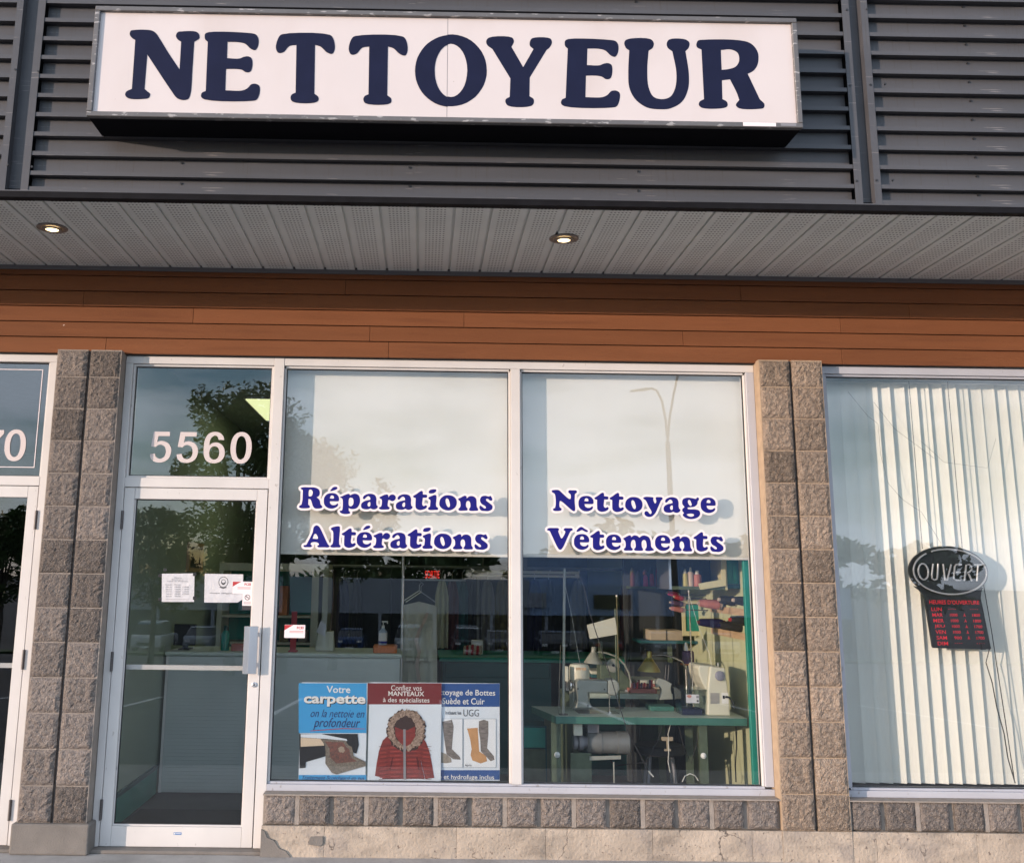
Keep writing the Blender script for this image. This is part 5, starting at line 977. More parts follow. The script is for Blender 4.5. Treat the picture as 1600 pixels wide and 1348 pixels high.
# teal desk in the middle
zt = pt(760, 1027, 2.45).z; x0 = pt(692, 1040, 2.45).x; x1 = pt(985, 1030, 2.45).x
t = thing('teal_desk', 'dark teal worktable standing deep behind the mullion', 'table', ((x0+x1)/2, 2.45, .02))
MB().box(x0-.03, x1, 2.43, 3.3, zt-.035, zt).build('top', M['teal'], t, bevel=.004); MB().box(x0, x0+.9, 2.46, 3.25, .03, zt-.036).build('cabinet', M['teal_dark'], t); MB().box(x1-.35, x1-.05, 2.46, 3.25, .03, zt-.036).build('cabinet', M['teal_dark'], t); MB().box(x0+.02, x0+.88, 2.445, 2.4595, zt-.16, zt-.045).build('drawer', M['teal_dark'], t, bevel=.003)
c = pt(738, 1008, 2.65)
t = thing('cloth_bundle', 'red and white striped cloth bundle lying on the teal desk', 'cloth', (c.x, 2.65, zt))
for k in range(7):
    m = MB(); m.tube([(c.x-.07+k*.022, 2.60, zt+.012), (c.x-.065+k*.022, 2.63, zt+.075-.004*abs(k-3)), (c.x-.06+k*.022, 2.70, zt+.08-.004*abs(k-3)), (c.x-.055+k*.022, 2.76, zt+.012)], .0125, 8); m.build('fold', M['t_red'] if k % 2 else M['t_cream'], t)
MB().box(c.x+.0, c.x+.10, 2.80, 2.86, zt+.0005, zt+.12).build('tissue_box', M['white'], t, bevel=.004)
# dark cabinets at the back for depth
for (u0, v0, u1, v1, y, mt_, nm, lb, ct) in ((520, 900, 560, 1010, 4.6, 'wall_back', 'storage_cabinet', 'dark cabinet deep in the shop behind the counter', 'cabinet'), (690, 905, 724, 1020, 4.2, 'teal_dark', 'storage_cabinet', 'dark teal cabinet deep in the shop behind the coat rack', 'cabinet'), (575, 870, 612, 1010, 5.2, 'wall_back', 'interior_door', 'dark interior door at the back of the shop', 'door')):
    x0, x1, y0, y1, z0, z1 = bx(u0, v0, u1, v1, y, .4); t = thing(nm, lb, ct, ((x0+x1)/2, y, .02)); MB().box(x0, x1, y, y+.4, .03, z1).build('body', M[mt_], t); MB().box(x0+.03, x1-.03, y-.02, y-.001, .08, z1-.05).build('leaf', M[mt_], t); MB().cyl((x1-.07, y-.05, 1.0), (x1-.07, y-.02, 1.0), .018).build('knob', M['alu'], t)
# ------------------------------------------------------------------ sewing corner
TZ = .752; Yf, Yb = .36, .86
x0 = pt(868, 1118, Yf).x; x1 = 4.40
t = thing('sewing_table', 'long pale green sewing table with dark green edge behind the right pane', 'table', ((x0+x1)/2, .6, .02))
m = MB(); m.hull([(x0, Yf, TZ-.001), (x1, Yf, TZ-.001), (x1, Yb, TZ-.001), (x0-.10, Yb, TZ-.001)], [(x0, Yf, TZ), (x1, Yf, TZ), (x1, Yb, TZ), (x0-.10, Yb, TZ)]); m.build('laminate_top', M['tabletop'], t)
m = MB(); m.hull([(x0, Yf-.003, TZ-.046), (x1, Yf-.003, TZ-.046), (x1, Yb+.003, TZ-.046), (x0-.10, Yb+.003, TZ-.046)], [(x0, Yf-.003, TZ-.0015), (x1, Yf-.003, TZ-.0015), (x1, Yb+.003, TZ-.0015), (x0-.10, Yb+.003, TZ-.0015)]); m.build('table_board', M['tabledge'], t, bevel=.003)
for (ua, ub, uc, ud), kn in (((861, 876, 867, 879), (870.5, 1178.5)), ((1092, 1104.5, 1094, 1107), (1099, 1180))):
    xa = pt(ua, 1135, .42).x; xb = pt(ub, 1135, .42).x
    m = MB(); m.box(xa, xb, .42, .425, .03, TZ-.047); m.box(xa, xa+.004, .4255, .46, .03, TZ-.047); m.box(xb-.004, xb, .4255, .46, .03, TZ-.047); m.build('leg', M['leg_green'], t)
    q = pt(*kn, .42); MB().lathe((q.x, .4195, q.z), (0, -1, 0), [(0, .018), (.006, .018), (.010, .009), (.018, .008), (.02, .004)]).build('adjusting_knob', M['white'], t)
    MB().box(xa, xb, .78, .79, .03, TZ-.047).build('leg', M['leg_green'], t)
m = MB(); a = pt(917, 1159, .50); b = pt(983, 1159, .50); r_ = (pt(950, 1141, .5).z-pt(950, 1177, .5).z)/2
t = thing('clutch_motor', 'large dark grey clutch motor slung under the sewing table', 'motor', ((a.x+b.x)/2, .5, a.z))
L0 = b.x-a.x; MB().lathe((a.x, .5, a.z), (1, 0, 0), [(0, r_*.75), (.008, r_*.9), (.02, r_), (L0*.33, r_), (L0*.335, r_*.95), (L0*.7, r_*.95), (L0*.705, r_), (L0*.97, r_), (L0, r_*.86)], 26).build('housing', mat('grey_motor_enamel', (.16, .165, .16), .4, 0, var=.1, vscale=8), t)
MB().lathe((a.x-.085, .5, a.z), (1, 0, 0), [(0, r_*.62), (.02, r_*.66), (.021, r_*.4), (.03, r_*.4), (.031, r_*.7), (.06, r_*.7), (.061, r_*.5), (.084, r_*.55)], 22).build('pulley', M['inkgrey'], t)
q = bx(917, 1132, 934, 1144, .5, .05); MB().box(q[0], q[1], .46, .54, a.z+r_*.9, TZ-.047).build('bracket', M['inkgrey'], t)
q = bx(892, 1176, 924, 1222, .44, .01); t2 = thing('pedal_bracket', 'flat green steel plate with a slotted bar below the motor', 'bracket', (q[0], .44, .03)); MB().box(q[0], q[1], .44, .446, .03, q[5]).build('plate', M['leg_green'], t2)
p0 = pt(921, 1184, .436); p1_ = pt(970, 1182, .436); m = MB(); m.hull([(p0.x, .43, p0.z-.012), (p0.x, .43, p0.z+.012), (p0.x, .434, p0.z+.012), (p0.x, .434, p0.z-.012)], [(p1_.x, .43, p1_.z-.012), (p1_.x, .43, p1_.z+.010), (p1_.x, .434, p1_.z+.010), (p1_.x, .434, p1_.z-.012)]); m.build('slotted_bar', M['machine'], t2)
q = pt(959, 1190, .435); MB().cyl((q.x, .435, .03), (q.x, .435, q.z), .005, n=8).build('pull_rod', M['machine'], t2)
q = bx(896.5, 1128, 910, 1149, .40, .05); tag(MB().box(q[0], q[1], .40, .44, q[4], TZ-.0465).build('switch_box', M['cloth'], bevel=.004), 'small pale switch box under the table edge, left of the motor', 'switch')
# industrial machine head
Ym = .52
def mpoly(y, dep, pts, mt, nm, par, bev=.006):
    a = [tuple(pt(u, v, y)) for u, v in pts]; b = [(p[0], p[1]+dep, p[2]) for p in a]; return MB().hull(a, b).build(nm, mt, par, bevel=bev, seg=2)
t = thing('industrial_sewing_machine', 'grey industrial sewing machine head on the left of the table', 'sewing machine', pt(915, 1102, Ym))
zb0 = TZ+.001
base = [(899, 1106), (925, 1106), (924, 1101), (920, 1096), (919, 1082), (949, 1082), (949, 1063.5), (906, 1062), (901, 1065), (900.5, 1072), (903, 1095)]
a = [tuple(pt(u, v, Ym)) for u, v in base]; dz = zb0-min(p[2] for p in a); a = [(p[0], p[1], max(p[2], zb0)) for p in a]
MB().hull(a, [(p[0], p[1]+.12, p[2]) for p in a]).build('arm', M['machine'], t, bevel=.008, seg=3)
mpoly(Ym-.006, .13, [(949.3, 1085), (961, 1087), (965, 1084), (968.5, 1076), (967, 1067), (962, 1061), (949.3, 1061.5)], M['machine'], 'face_head', t, .012)
c = pt(896, 1072, Ym); MB().lathe((c.x-.02, Ym+.06, c.z), (1, 0, 0), [(0, .03), (.004, .036), (.014, .036), (.018, .028), (.026, .014), (.030, .014)], 20).build('handwheel', M['chrome'], t)
q = pt(954, 1087, Ym); MB().cyl((q.x, Ym+.05, zb0), (q.x, Ym+.05, q.z), .004, n=8).build('needle_bar', M['chrome'], t); MB().box(q.x-.008, q.x+.008, Ym+.03, Ym+.07, zb0, zb0+.006).build('presser_foot', M['chrome'], t)
for u, v in ((903, 1075.5), (944.5, 1076.5), (918.5, 1101.8)): q = pt(u, v, Ym); MB().cyl((q.x, Ym-.002, q.z), (q.x, Ym+.002, q.z), .0055, n=10).build('screw', M['black'], t)
MB().box(pt(903, 1100, Ym).x, pt(968, 1100, Ym).x, Ym-.03, Ym+.16, TZ+.0002, TZ+.0009).build('bed_plate', M['chrome'], t)
# cream motor cap machine
t = thing('overlock_machine', 'cream and tan machine cap with a slot, standing behind the grey machine', 'sewing machine', pt(905, 1090, .70))
c = pt(905, 1050, .74); rr = (pt(921, 1050, .74).x-pt(889, 1050, .74).x)/2; h0 = pt(905, 1065, .74).z; h1 = pt(905, 1036, .74).z
MB().lathe((c.x, .74, h0-.03), (0, 0, 1), [(0, rr*.92), (.01, rr*.95), ((h1-h0)*.55+.03, rr), ((h1-h0)*.8+.03, rr*.985), ((h1-h0)*.95+.03, rr*.86), (h1-h0+.03, rr*.55)], 26).build('cap', M['machine_w'], t)
q = pt(907, 1045, .74-rr*.99); MB().box(q.x-.030, q.x+.038, .74-rr*1.02, .74-rr*.94, q.z-.006, q.z+.010).build('slot', M['wood'], t)
MB().box(c.x-rr*.8, c.x+rr*.8, .66, .84, TZ+.001, h0-.0305).build('body', M['machine'], t, bevel=.006)
q = bx(883.5, 1041, 888, 1064, .66, .03); MB().box(q[0], q[1], .655, .70, q[4], q[5]).build('side_plate', M['machine_w'], t, bevel=.003); MB().box(q[0]+.003, c.x-rr*.8, .67, .69, q[4]-.06, q[4]-.001).build('side_arm', M['chrome'], t)
# green machine with dial
t = thing('dial_sewing_machine', 'grey green machine with a round dial and sloping side behind the head', 'sewing machine', pt(955, 1075, 1.25))
mpoly(1.25, .16, [(938, 1078), (988, 1078), (984, 1062), (972, 1047), (964, 1030), (938, 1030)], M['leg_green'], 'body', t); c = pt(957.5, 1039, 1.25)
MB().lathe((c.x, 1.249, c.z), (0, -1, 0), [(0, .048), (.012, .048), (.016, .040), (.018, .036)], 22).build('dial', M['machine'], t); MB().lathe((c.x, 1.230, c.z), (0, -1, 0), [(0, .010), (.008, .008)], 10).build('dial_hub', M['black'], t)
zt2 = pt(950, 1078, 1.25).z; MB().box(pt(905, 1078, 1.25).x, 4.1, 1.05, 1.75, zt2-.035, zt2-.001).build('bench_top', M['tabletop'], t); MB().box(3.4, 3.45, 1.1, 1.7, .03, zt2-.036).build('bench_leg', M['leg_green'], t); MB().box(4.0, 4.05, 1.1, 1.7, .03, zt2-.036).build('bench_leg', M['leg_green'], t)
# desk lamps
def lamp(name, label, mt, y, top, bot, arm, foot, arm_mt):
    a = pt(*top, y); b = pt(*bot, y); r0 = .020; t = thing(name, label, 'desk lamp', pt(*foot, y), 'bell-shaped desk lamps on the sewing tables')
    h_ = a.z-b.z; R1 = h_*.58
    MB().lathe((a.x, y, a.z), (b.x-a.x, 0, b.z-a.z), [(0, .014), (.004, .017), (h_*.32, .018), (h_*.36, .024), (h_*.9, R1*.96), (h_, R1), (h_*.98, R1*.9)], 22).build('lamp_shade', M[mt], t)
    ps = [pt(u, v, y) for u, v in arm]; MB().tube(ps, .0065, 8).build('goose_neck', M[arm_mt], t); q = ps[-1]
    zf = TZ+.001 if y < .9 else zt2
    MB().cyl((q.x, y, zf), (q.x, y, q.z+.002), .008).build('stem', M[arm_mt], t); MB().lathe((q.x, y, zf), (0, 0, 1), [(0, .045), (.012, .042), (.016, .02)]).build('base', M['inkgrey'], t)
lamp('desk_lamp', 'grey bell desk lamp with curved arm above the grey sewing machine', 'machine', 1.20, (928, 1010), (927, 1036), [(934, 1018), (947, 1019.5), (965, 1026), (976, 1038), (982.5, 1051), (985.5, 1063)], (985, 1064), 'machine')
lamp('desk_lamp', 'brass bell desk lamp with thin chrome arm, right of the grey one', 'brass', .82, (1014, 1017), (1014, 1048.5), [(1018, 1024), (1036, 1022.5), (1050.6, 1026), (1065.8, 1033), (1072, 1045)], (1072, 1060), 'chrome')
# pin cushion and small press
c = pt(1000, 1058, 1.12); t = thing('thread_pile', 'pile of dark red and purple threads on a rust tray', 'thread pile', (c.x, 1.12, zt2))
MB().box(c.x-.08, c.x+.11, 1.08, 1.2, zt2-.0005, zt2+.028).build('tray', M['t_salmon'], t, bevel=.004); random.seed(4)
for k in range(9): q = (c.x-.06+k*.018, 1.13+random.uniform(-.02, .02)); MB().cyl((q[0], q[1], zt2+.029), (q[0]+.004, q[1], zt2+.06+random.uniform(0, .03)), .0085, .007, 8).build('spool', M[['t_maroon', 't_purple', 't_red'][k % 3]], t)
Y3 = .74; t = thing('button_press', 'small grey button press with two dark spindles on a teal plate', 'press', pt(1035, 1090, Y3))
q = bx(1015, 1087.5, 1052, 1095, Y3-.06, .1); MB().box(q[0], q[1], Y3-.08, Y3+.08, TZ+.001, TZ+.03).build('plate', M['tabledge'], t, bevel=.003)
mpoly(Y3, .05, [(1031, 1093), (1052, 1092), (1048, 1076), (1050, 1068), (1040, 1062), (1029, 1059), (1025, 1065), (1026, 1074), (1031, 1072), (1034, 1078)], M['machine'], 'frame', t, .004)
for u in (1041, 1045.5): a = pt(u-1.5, 1062, Y3+.02); b = pt(u, 1039, Y3+.02); MB().cyl(a, b, .007).build('spindle', M['black'], t)
# clear box
q = bx(1064, 1079, 1102.5, 1104, .47, .18); t = thing('clear_storage_box', 'clear plastic storage box with a paper label on the table', 'box', ((q[0]+q[1])/2, .55, TZ)); w0, w1 = q[0], q[1]; zt3 = q[5]
m = MB(); a_ = [(w0+.008, .475), (w1-.008, .475), (w1-.008, .64), (w0+.008, .64)]; b_ = [(w0, .465), (w1, .465), (w1, .65), (w0, .65)]
for i in range(4):
    j = (i+1) % 4; m.add([(*a_[i], TZ+.002), (*a_[j], TZ+.002), (*b_[j], zt3), (*b_[i], zt3)], [(0, 1, 2, 3)])
m.box(w0+.009, w1-.009, .476, .639, TZ+.0008, TZ+.002); m.build('tub', M['plastic_clear'], t)
MB().box(w0-.006, w1+.006, .459, .656, zt3+.0005, zt3+.009).build('lid', M['plastic_clear'], t, bevel=.002)
MB().box(w0+.02, w1-.02, .50, .62, TZ+.0022, TZ+.035).build('contents', M['t_navy'], t)
q = bx(1072, 1084.6, 1092, 1097.6, .462, .001); MB().box(q[0], q[1], .4585, .4592, q[4], q[5]).build('label', M['paper'], t); m = MB(); w_ = q[1]-q[0]; h_ = q[5]-q[4]
m.flat([[(q[0]+w_*.25+w_*.18*math.cos(R(g)), q[5]-h_*.22+h_*.17*math.sin(R(g))) for g in range(0, 360, 20)]], .4580, .0003); m.build('label_oval', M['t_salmon'], t); MB().box(q[1]-w_*.2, q[1]-w_*.04, .4578, .4583, q[4]+h_*.15, q[4]+h_*.35).build('label_mark', M['ink'], t); MB().box(q[1]-w_*.22, q[1]-w_*.02, .4578, .4583, q[4]+h_*.6, q[4]+h_*.85).build('label_mark', M['inkgrey'], t)
# domestic machine
Y4 = .45; t = thing('domestic_sewing_machine', 'ivory domestic sewing machine seen end-on with a grey handwheel', 'sewing machine', pt(1122, 1104, Y4))
pp = [(1105.5, 1104), (1141, 1105.5), (1140, 1099), (1133.5, 1043.5), (1110, 1040), (1106, 1078)]
a = [tuple(pt(u, v, Y4)) for u, v in pp]; a[0] = (a[0][0], a[0][1], TZ+.002); a[1] = (a[1][0], a[1][1], TZ+.002)
MB().hull(a, [(p[0]-.01, p[1]+.30, p[2]) for p in a]).build('housing', M['machine_w'], t, bevel=.010, seg=3)
mpoly(Y4+.02, .26, [(1105.3, 1080), (1098, 1069), (1092.5, 1055), (1091, 1045), (1093, 1038.5), (1109.5, 1040)], M['machine_w'], 'arm_cover', t, .010)
c = pt(1124.3, 1055.4, Y4); MB().lathe((c.x, Y4-.001, c.z), (0, -1, 0), [(0, .031), (.014, .031), (.018, .026), (.019, .012), (.022, .011)], 24).build('handwheel', mat('grey_wheel', (.22, .22, .27), .4), t)
for k in range(9): q = bx(1110, 1082.5+k*1.9, 1124, 1083.6+k*1.9, Y4, .01); MB().box(q[0], q[1], Y4-.0022, Y4-.0006, q[4], q[5]).build('vent_slat', M['inkgrey'], t)
q = bx(1128, 1082, 1137.5, 1098.5, Y4, .01); MB().box(q[0], q[1], Y4-.003, Y4-.0006, q[4], q[5]).build('socket_plate', M['white'], t); q2 = bx(1129, 1086, 1132, 1091, Y4, .01); MB().box(q2[0], q2[1], Y4-.006, Y4-.0032, q2[4], q2[5]).build('switch', M['black'], t)
ps = [pt(u, v, Y4-.02) for u, v in ((1134, 1088), (1139, 1089), (1143, 1094), (1146, 1100), (1147.5, 1106))]; MB().tube(ps, [.008, .007, .005, .005, .005]).build('power_cord', M['black'], t)
q = pt(1122, 1041, Y4+.1); MB().cyl((q.x, Y4+.1, q.z-.01), (q.x, Y4+.1, q.z+.025), .003, n=6).build('spool_pin', M['white'], t)
# chrome thread stand pole, yellow pole, thread post on the left
def pole(label, cat, u0, v0, u1, v1, y, r_, mt, foot_z, tip=None):
    a = pt(u0, v0, y); b = pt(u1, v1, y); t = thing('thread_stand', label, cat, (b.x, y, foot_z)); MB().tube([a, ((a.x+b.x)/2, y, (a.z+b.z)/2), (b.x, y, foot_z+.008)], r_).build('pole', M[mt], t); MB().lathe((b.x, y, foot_z+.0005), (0, 0, 1), [(0, .03), (.006, .03), (.0075, .012)]).build('foot', M['dark_metal'], t)
    if tip: MB().lathe(a, (0, 0, 1), [(0, r_*1.5), (.012, r_*1.5)]).build('cap', M[tip], t)
    return t
pole('bright chrome thread stand pole rising between the brass lamp and ivory machine', 'thread stand', 1076, 924, 1082.5, 1076, .60, .0052, 'chrome', TZ, 'chrome')
pole('slender yellow-topped pole right of the grey bell lamp', 'pole', 963.5, 932, 966, 1026, .80, .0045, 'pole_olive', TZ, 'white')
tp = pole('tall dark grey thread post at the left end of the table', 'thread stand', 882, 888, 880, 1112, .42, .009, 'machine', TZ)
a = pt(876, 1007, .46); MB().tube([a, pt(874, 1060, .46), (pt(873, 1110, .46).x, .46, TZ+.0005)], .0028, 6).build('wire_guide', M['chrome'], tp)
# pale tilted card, purple jar, beige boxes, cloth scrap
q = [pt(917, 976, .95), pt(961, 964, .95), pt(965, 990.6, .95), pt(921.7, 998, .95)]; t = thing('tilted_card', 'pale tilted cardboard panel clipped above the sewing machine', 'card', pt(940, 998, .95)); MB().hull([tuple(p) for p in q], [(p.x, p.y+.006, p.z) for p in q]).build('panel', M['cloth'], t); q = pt(962, 978, .96); MB().cyl((q.x, .965, zt2), (q.x, .965, q.z+.12), .006).build('support_rod', M['leg_green'], t)
Yw = 1.75
q = bx(1016, 984, 1041, 1000, Yw, .25); zs_ = q[4]
wt = thing('wall_shelf', 'dark shelf with cream cupboard door at the back of the sewing corner', 'shelf', (3.9, Yw, zs_-.02)); MB().box(pt(1000, 1000, Yw).x, 4.465, Yw-.02, Yw+.3, zs_-.021, zs_-.001).build('shelf_board', M['teal_dark'], wt)
for x in (3.75, 4.3): MB().box(x, x+.02, Yw+.2, Yw+.28, zs_-.18, zs_-.0215).build('bracket', M['leg_green'], wt)
tag(MB().box(q[0], q[1], Yw, Yw+.25, zs_, q[5]).build('storage_box', M['card'], bevel=.004), 'beige cardboard box on the wall shelf, left of its pair', 'box'); q = bx(1042.5, 985, 1067.5, 1000, Yw, .25); tag(MB().box(q[0], q[1], Yw+.01, Yw+.26, zs_, q[5]).build('storage_box', M['card'], bevel=.004), 'beige cardboard box on the wall shelf, right of its pair', 'box')
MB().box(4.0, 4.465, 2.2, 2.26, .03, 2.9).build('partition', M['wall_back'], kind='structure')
c = pt(1075.5, 1036, 1.0); t = thing('purple_jar', 'purple jar with a white funnel top standing on an orange dish', 'jar', (c.x, 1.0, c.z)); h_ = pt(1075, 1016, 1.0).z-c.z; r_ = (pt(1085, 1030, 1.0).x-pt(1066, 1030, 1.0).x)/2
MB().lathe((c.x, 1.0, c.z), (0, 0, 1), [(0, r_*.9), (.005, r_), (h_*.9, r_*.95), (h_, r_*.7)], 20).build('jar', M['t_purple'], t); MB().lathe((c.x-.012, 1.0, c.z+h_), (0, 0, 1), [(0, .018), (.03, .014), (.055, .006)]).build('funnel', M['white'], t)
MB().lathe((c.x, 1.0, c.z-.012), (0, 0, 1), [(0, r_*1.1), (.006, r_*1.25), (.0115, r_*1.25)], 20).build('dish', M['t_orange'], t); MB().cyl((c.x, 1.0, TZ if False else zt2), (c.x, 1.0, c.z-.013), .012).build('pedestal', M['inkgrey'], t)
# thread cones on the right wall
t = thing('thread_rack', 'tan plywood peg rack on the right wall holding sideways thread cones', 'rack', (4.46, .6, 1.4))
for v in (954, 990): z = ptx(1140, v, 4.46).z; MB().box(4.455, 4.4695, .40, 1.30, z-.022, z+.022).build('rail', M['wood'], t)
rackt = t
cones = [(1144, 1172, 938.5, .44, 't_black', 'thick black thread cone, nearest the pane in the upper row', 't_cream'), (1122, 1146, 937.5, .70, 't_black', 'black thread cone, second from the pane in the upper row', 't_cream'),
         (1090, 1122, 943, .95, 't_pink', 'long dusty pink thread cone in the upper row', 't_cream'), (1139, 1173, 969, .46, 't_black', 'black thread cone with a reddish tip in the lower row', 't_red'),
         (1122, 1161, 978, .62, 't_black', 'long black thread cone lowest in the rack', 't_navy'), (1090, 1128, 973, .86, 't_navy', 'navy and olive thread cone with a brown tip', 't_maroon')]
def cone(u0, u1, v, y, mt_, label, tip, r0=.033, grp='thread cones on the wall rack'):
    a = pt(u0, v-1.5, y-.02); b = pt(u1, v+1.5, y); t = thing('thread_cone', label, 'thread cone', a, grp); L0 = (b-a).length; d = (b-a).normalized()
    MB().lathe(a+d*.012, d, [(0, r0*.62), (.006, r0*.72), (L0*.35, r0*.88), (L0*.8, r0*1.02), (L0*.93, r0*.95)], 20).build('thread', M[mt_], t)
    MB().lathe(a, d, [(0, r0*.34), (.012, r0*.40)], 12).build('core', M[tip], t)
    MB().lathe(a+d*(L0*.93+.0125), d, [(0, r0*.8), (max(.004, 4.452-(a+d*(L0*.93+.0125)).x if False else .02), r0*.8)], 14).build('cone_base', M[tip], t)
    p = b+d*.005
    MB().cyl(p, (4.4695, p.y+.02, p.z), .004, n=6).build('peg', M['dark_metal'], t)
for c in cones: cone(*c)
for u0, u1, v, y, mt_, lb in ((1041, 1056, 927, 1.45, 't_hot', 'small hot pink thread cone at the far end of the rack'), (1052, 1065, 933, 1.42, 't_red', 'small dark red thread cone next to the hot pink one'), (1046, 1065, 951, 1.40, 't_pink', 'small salmon thread cone at the far end, below the red'), (1046, 1065, 942, 1.44, 't_purple', 'small grey purple thread cone between red and salmon ones')):
    cone(u0, u1, v, y, mt_, lb, 't_cream', .020)
# overhead cupboard with cones standing in it
Y5 = .52
t = thing('wall_cupboard', 'open wall cupboard with a cream face frame and dark inside, under the shade', 'cupboard', (4.2, Y5, 1.75))
A = [pt(u, v, Y5) for u, v in ((1095, 921), (1134.5, 915), (1133.5, 872), (1127, 872), (1127.5, 905), (1092, 911.5))]
MB().hull([tuple(p) for p in A], [(p.x, p.y+.02, p.z) for p in A]).build('face_frame', M['cream'], t)
x0 = pt(1050, 900, Y5).x; x1 = pt(1134, 900, Y5).x; zb5 = pt(1080, 916, Y5).z
MB().box(x0, x1, Y5+.021, Y5+.36, zb5-.02, zb5).build('floor_board', M['leg_green'], t); MB().box(x0, x1, Y5+.36, Y5+.375, zb5-.02, zb5+.5).build('back_panel', M['wall_back'], t); MB().box(x1, x1+.015, Y5+.021, Y5+.375, zb5-.02, zb5+.5).build('side_panel', M['cream'], t); MB().box(x0-.015, x0, Y5+.021, Y5+.375, zb5-.02, zb5+.5).build('side_panel', M['alu'], t); MB().box(x0, x1, Y5+.021, Y5+.359, zb5+.48, zb5+.5).build('top_board', M['leg_green'], t)
for u, v, mt_, lb in ((1070, 889, 't_yellow', 'pale yellow thread cone standing in the wall cupboard'), (1078.5, 886, 't_cream', 'cream thread cone standing between yellow and salmon ones'), (1089, 891, 't_salmon', 'wide salmon thread cone standing in the wall cupboard')):
    c = pt(u, v, Y5+.1); h_ = c.z-zb5; r_ = .022 if mt_ != 't_salmon' else .030
    tt = thing('thread_cone', lb, 'thread cone', (c.x, Y5+.1, zb5), 'thread cones standing in the cupboard'); MB().lathe((c.x, Y5+.1, zb5+.001), (0, 0, 1), [(0, r_), (h_*.7, r_*.9), (h_*.75, r_*.7)], 16).build('thread', M[mt_], tt); MB().lathe((c.x, Y5+.1, zb5+.001+h_*.751), (0, 0, 1), [(0, r_*.5), (h_*.24, r_*.3)], 12).build('core', M['t_white'], tt)
# teal board, cream framed teal hatch
q = bx(1134, 876, 1171, 912, .62, .02); t = thing('wall_board', 'bright teal panel at the top right of the sewing corner', 'panel', (q[0], .62, q[4])); MB().box(q[0], 4.4685, .62, .632, q[4], q[5]+.25).build('panel', M['teal'], t); MB().box(q[0]-.002, 4.4685, .60, .6195, q[4]-.03, q[4]-.001).build('lower_rail', M['teal_dark'], t); MB().box(q[0]+.05, 4.45, .6130, .6195, q[4]+.03, q[5]-.03).build('raised_field', mat('lighter_teal', (.02, .33, .26), .5), t)
q = bx(1067, 938, 1104.5, 993, 1.68, .02); t = thing('hatch_frame', 'cream frame around a teal hatch behind the chrome pole', 'hatch', (q[0], 1.68, q[4]))
for a in ((q[0], q[1], q[4], q[4]+.035), (q[0], q[1], q[5]-.03, q[5]), (q[0], q[0]+.025, q[4]+.035, q[5]-.03), (q[1]-.025, q[1], q[4]+.035, q[5]-.03)): MB().box(a[0], a[1], 1.68, 1.70, a[2], a[3]).build('frame_bar', M['cream'], t)
MB().box(q[0]+.025, q[1]-.025, 1.69, 1.70, q[4]+.035, q[5]-.03).build('hatch_panel', M['teal'], t)
# teal corner post
MB().box(4.425, 4.4695, .262, .3005, .03, 2.9)
t = thing('corner_post', 'narrow teal corner post at the right edge of the sewing window', 'post', (4.44, .28, .03)); MB().box(4.392, 4.428, .262, .298, .03, 2.95).build('post', M['teal'], t, bevel=.003)
# under-table things
q = bx(822, 1134, 854, 1167, .75, .25); t = thing('teal_drawer_unit', 'teal drawer unit under the table behind the mullion', 'drawers', (q[0], .75, .03)); MB().box(q[0]-.08, q[1], .75, 1.0, .03, q[5]).build('carcass', M['teal_dark'], t); MB().box(q[0]-.06, q[1]-.01, .735, .7495, q[4], q[5]-.01).build('drawer', M['teal'], t, bevel=.003); MB().box(q[0]-.06, q[1]-.01, .735, .7495, .05, q[4]-.01).build('drawer', M['leg_green'], t, bevel=.003)
def cord(label, pts, r_, mt, cat='cable'):
    o = MB().tube([pt(u, v, y) for u, v, y in pts], r_, 6).build('cable', M[mt]); return tag(o, label, cat)
cord('long dark cord hanging aslant from the shade to the floor with a pale tip', [(905, 896, .30), (913, 918, .30), (921, 955, .30), (932, 990, .30), (943, 1022, .30), (955, 1060, .30), (967, 1100, .30), (980, 1140, .29), (998, 1175, .28), (1013, 1203, .28)], .0034, 't_black')
cord('pale end piece of the long dark cord near the sill', [(1013.5, 1204, .278), (1021, 1213, .278)], .004, 't_white', 'cord end')
cord('thin white cable drooping under the middle of the table', [(1048, 1130, .55), (1044, 1146, .55), (1045, 1170, .55), (1044, 1190, .55), (1047, 1206, .55)], .003, 't_white')
cord('curled white cable on the floor by the right table leg', [(1066, 1221, .45), (1070, 1212, .45), (1078, 1208, .45), (1086, 1211, .45), (1091, 1219, .45)], .0035, 't_white')
cord('dark vertical cable beside the right wall under the table', [(1150, 1134, .6), (1151, 1165, .6), (1149, 1195, .6), (1150, 1221, .6)], .0045, 't_black')
cord('thin cable loop hanging down the wall beside the rack', [(1150, 990, .8), (1153, 1010, .8), (1158, 1040, .8), (1163, 1075, .8), (1165, 1108, .8)], .002, 'dark_metal')
q = bx(1034, 1151, 1052, 1157, .6, .04); t = thing('hook_bracket', 'small tan T-shaped hook bracket hanging under the table', 'hook', (q[0], .6, q[4])); MB().box(q[0], q[1], .6, .62, q[4], q[5]).build('bar', M['card'], t, bevel=.003); MB().box((q[0]+q[1])/2-.004, (q[0]+q[1])/2+.008, .6, .62, q[4]-.05, q[4]-.0005).build('stem', M['card'], t); MB().box((q[0]+q[1])/2-.02, (q[0]+q[1])/2+.02, .6, .62, q[4]-.062, q[4]-.0505).build('foot', M['card'], t); MB().cyl((q[0]+.04, .61, q[5]), (q[0]+.05, .61, TZ-.047), .003, n=6).build('cord', M['t_black'], t)
# interior ceiling track pipe & back partition beyond shades left intentionally plain

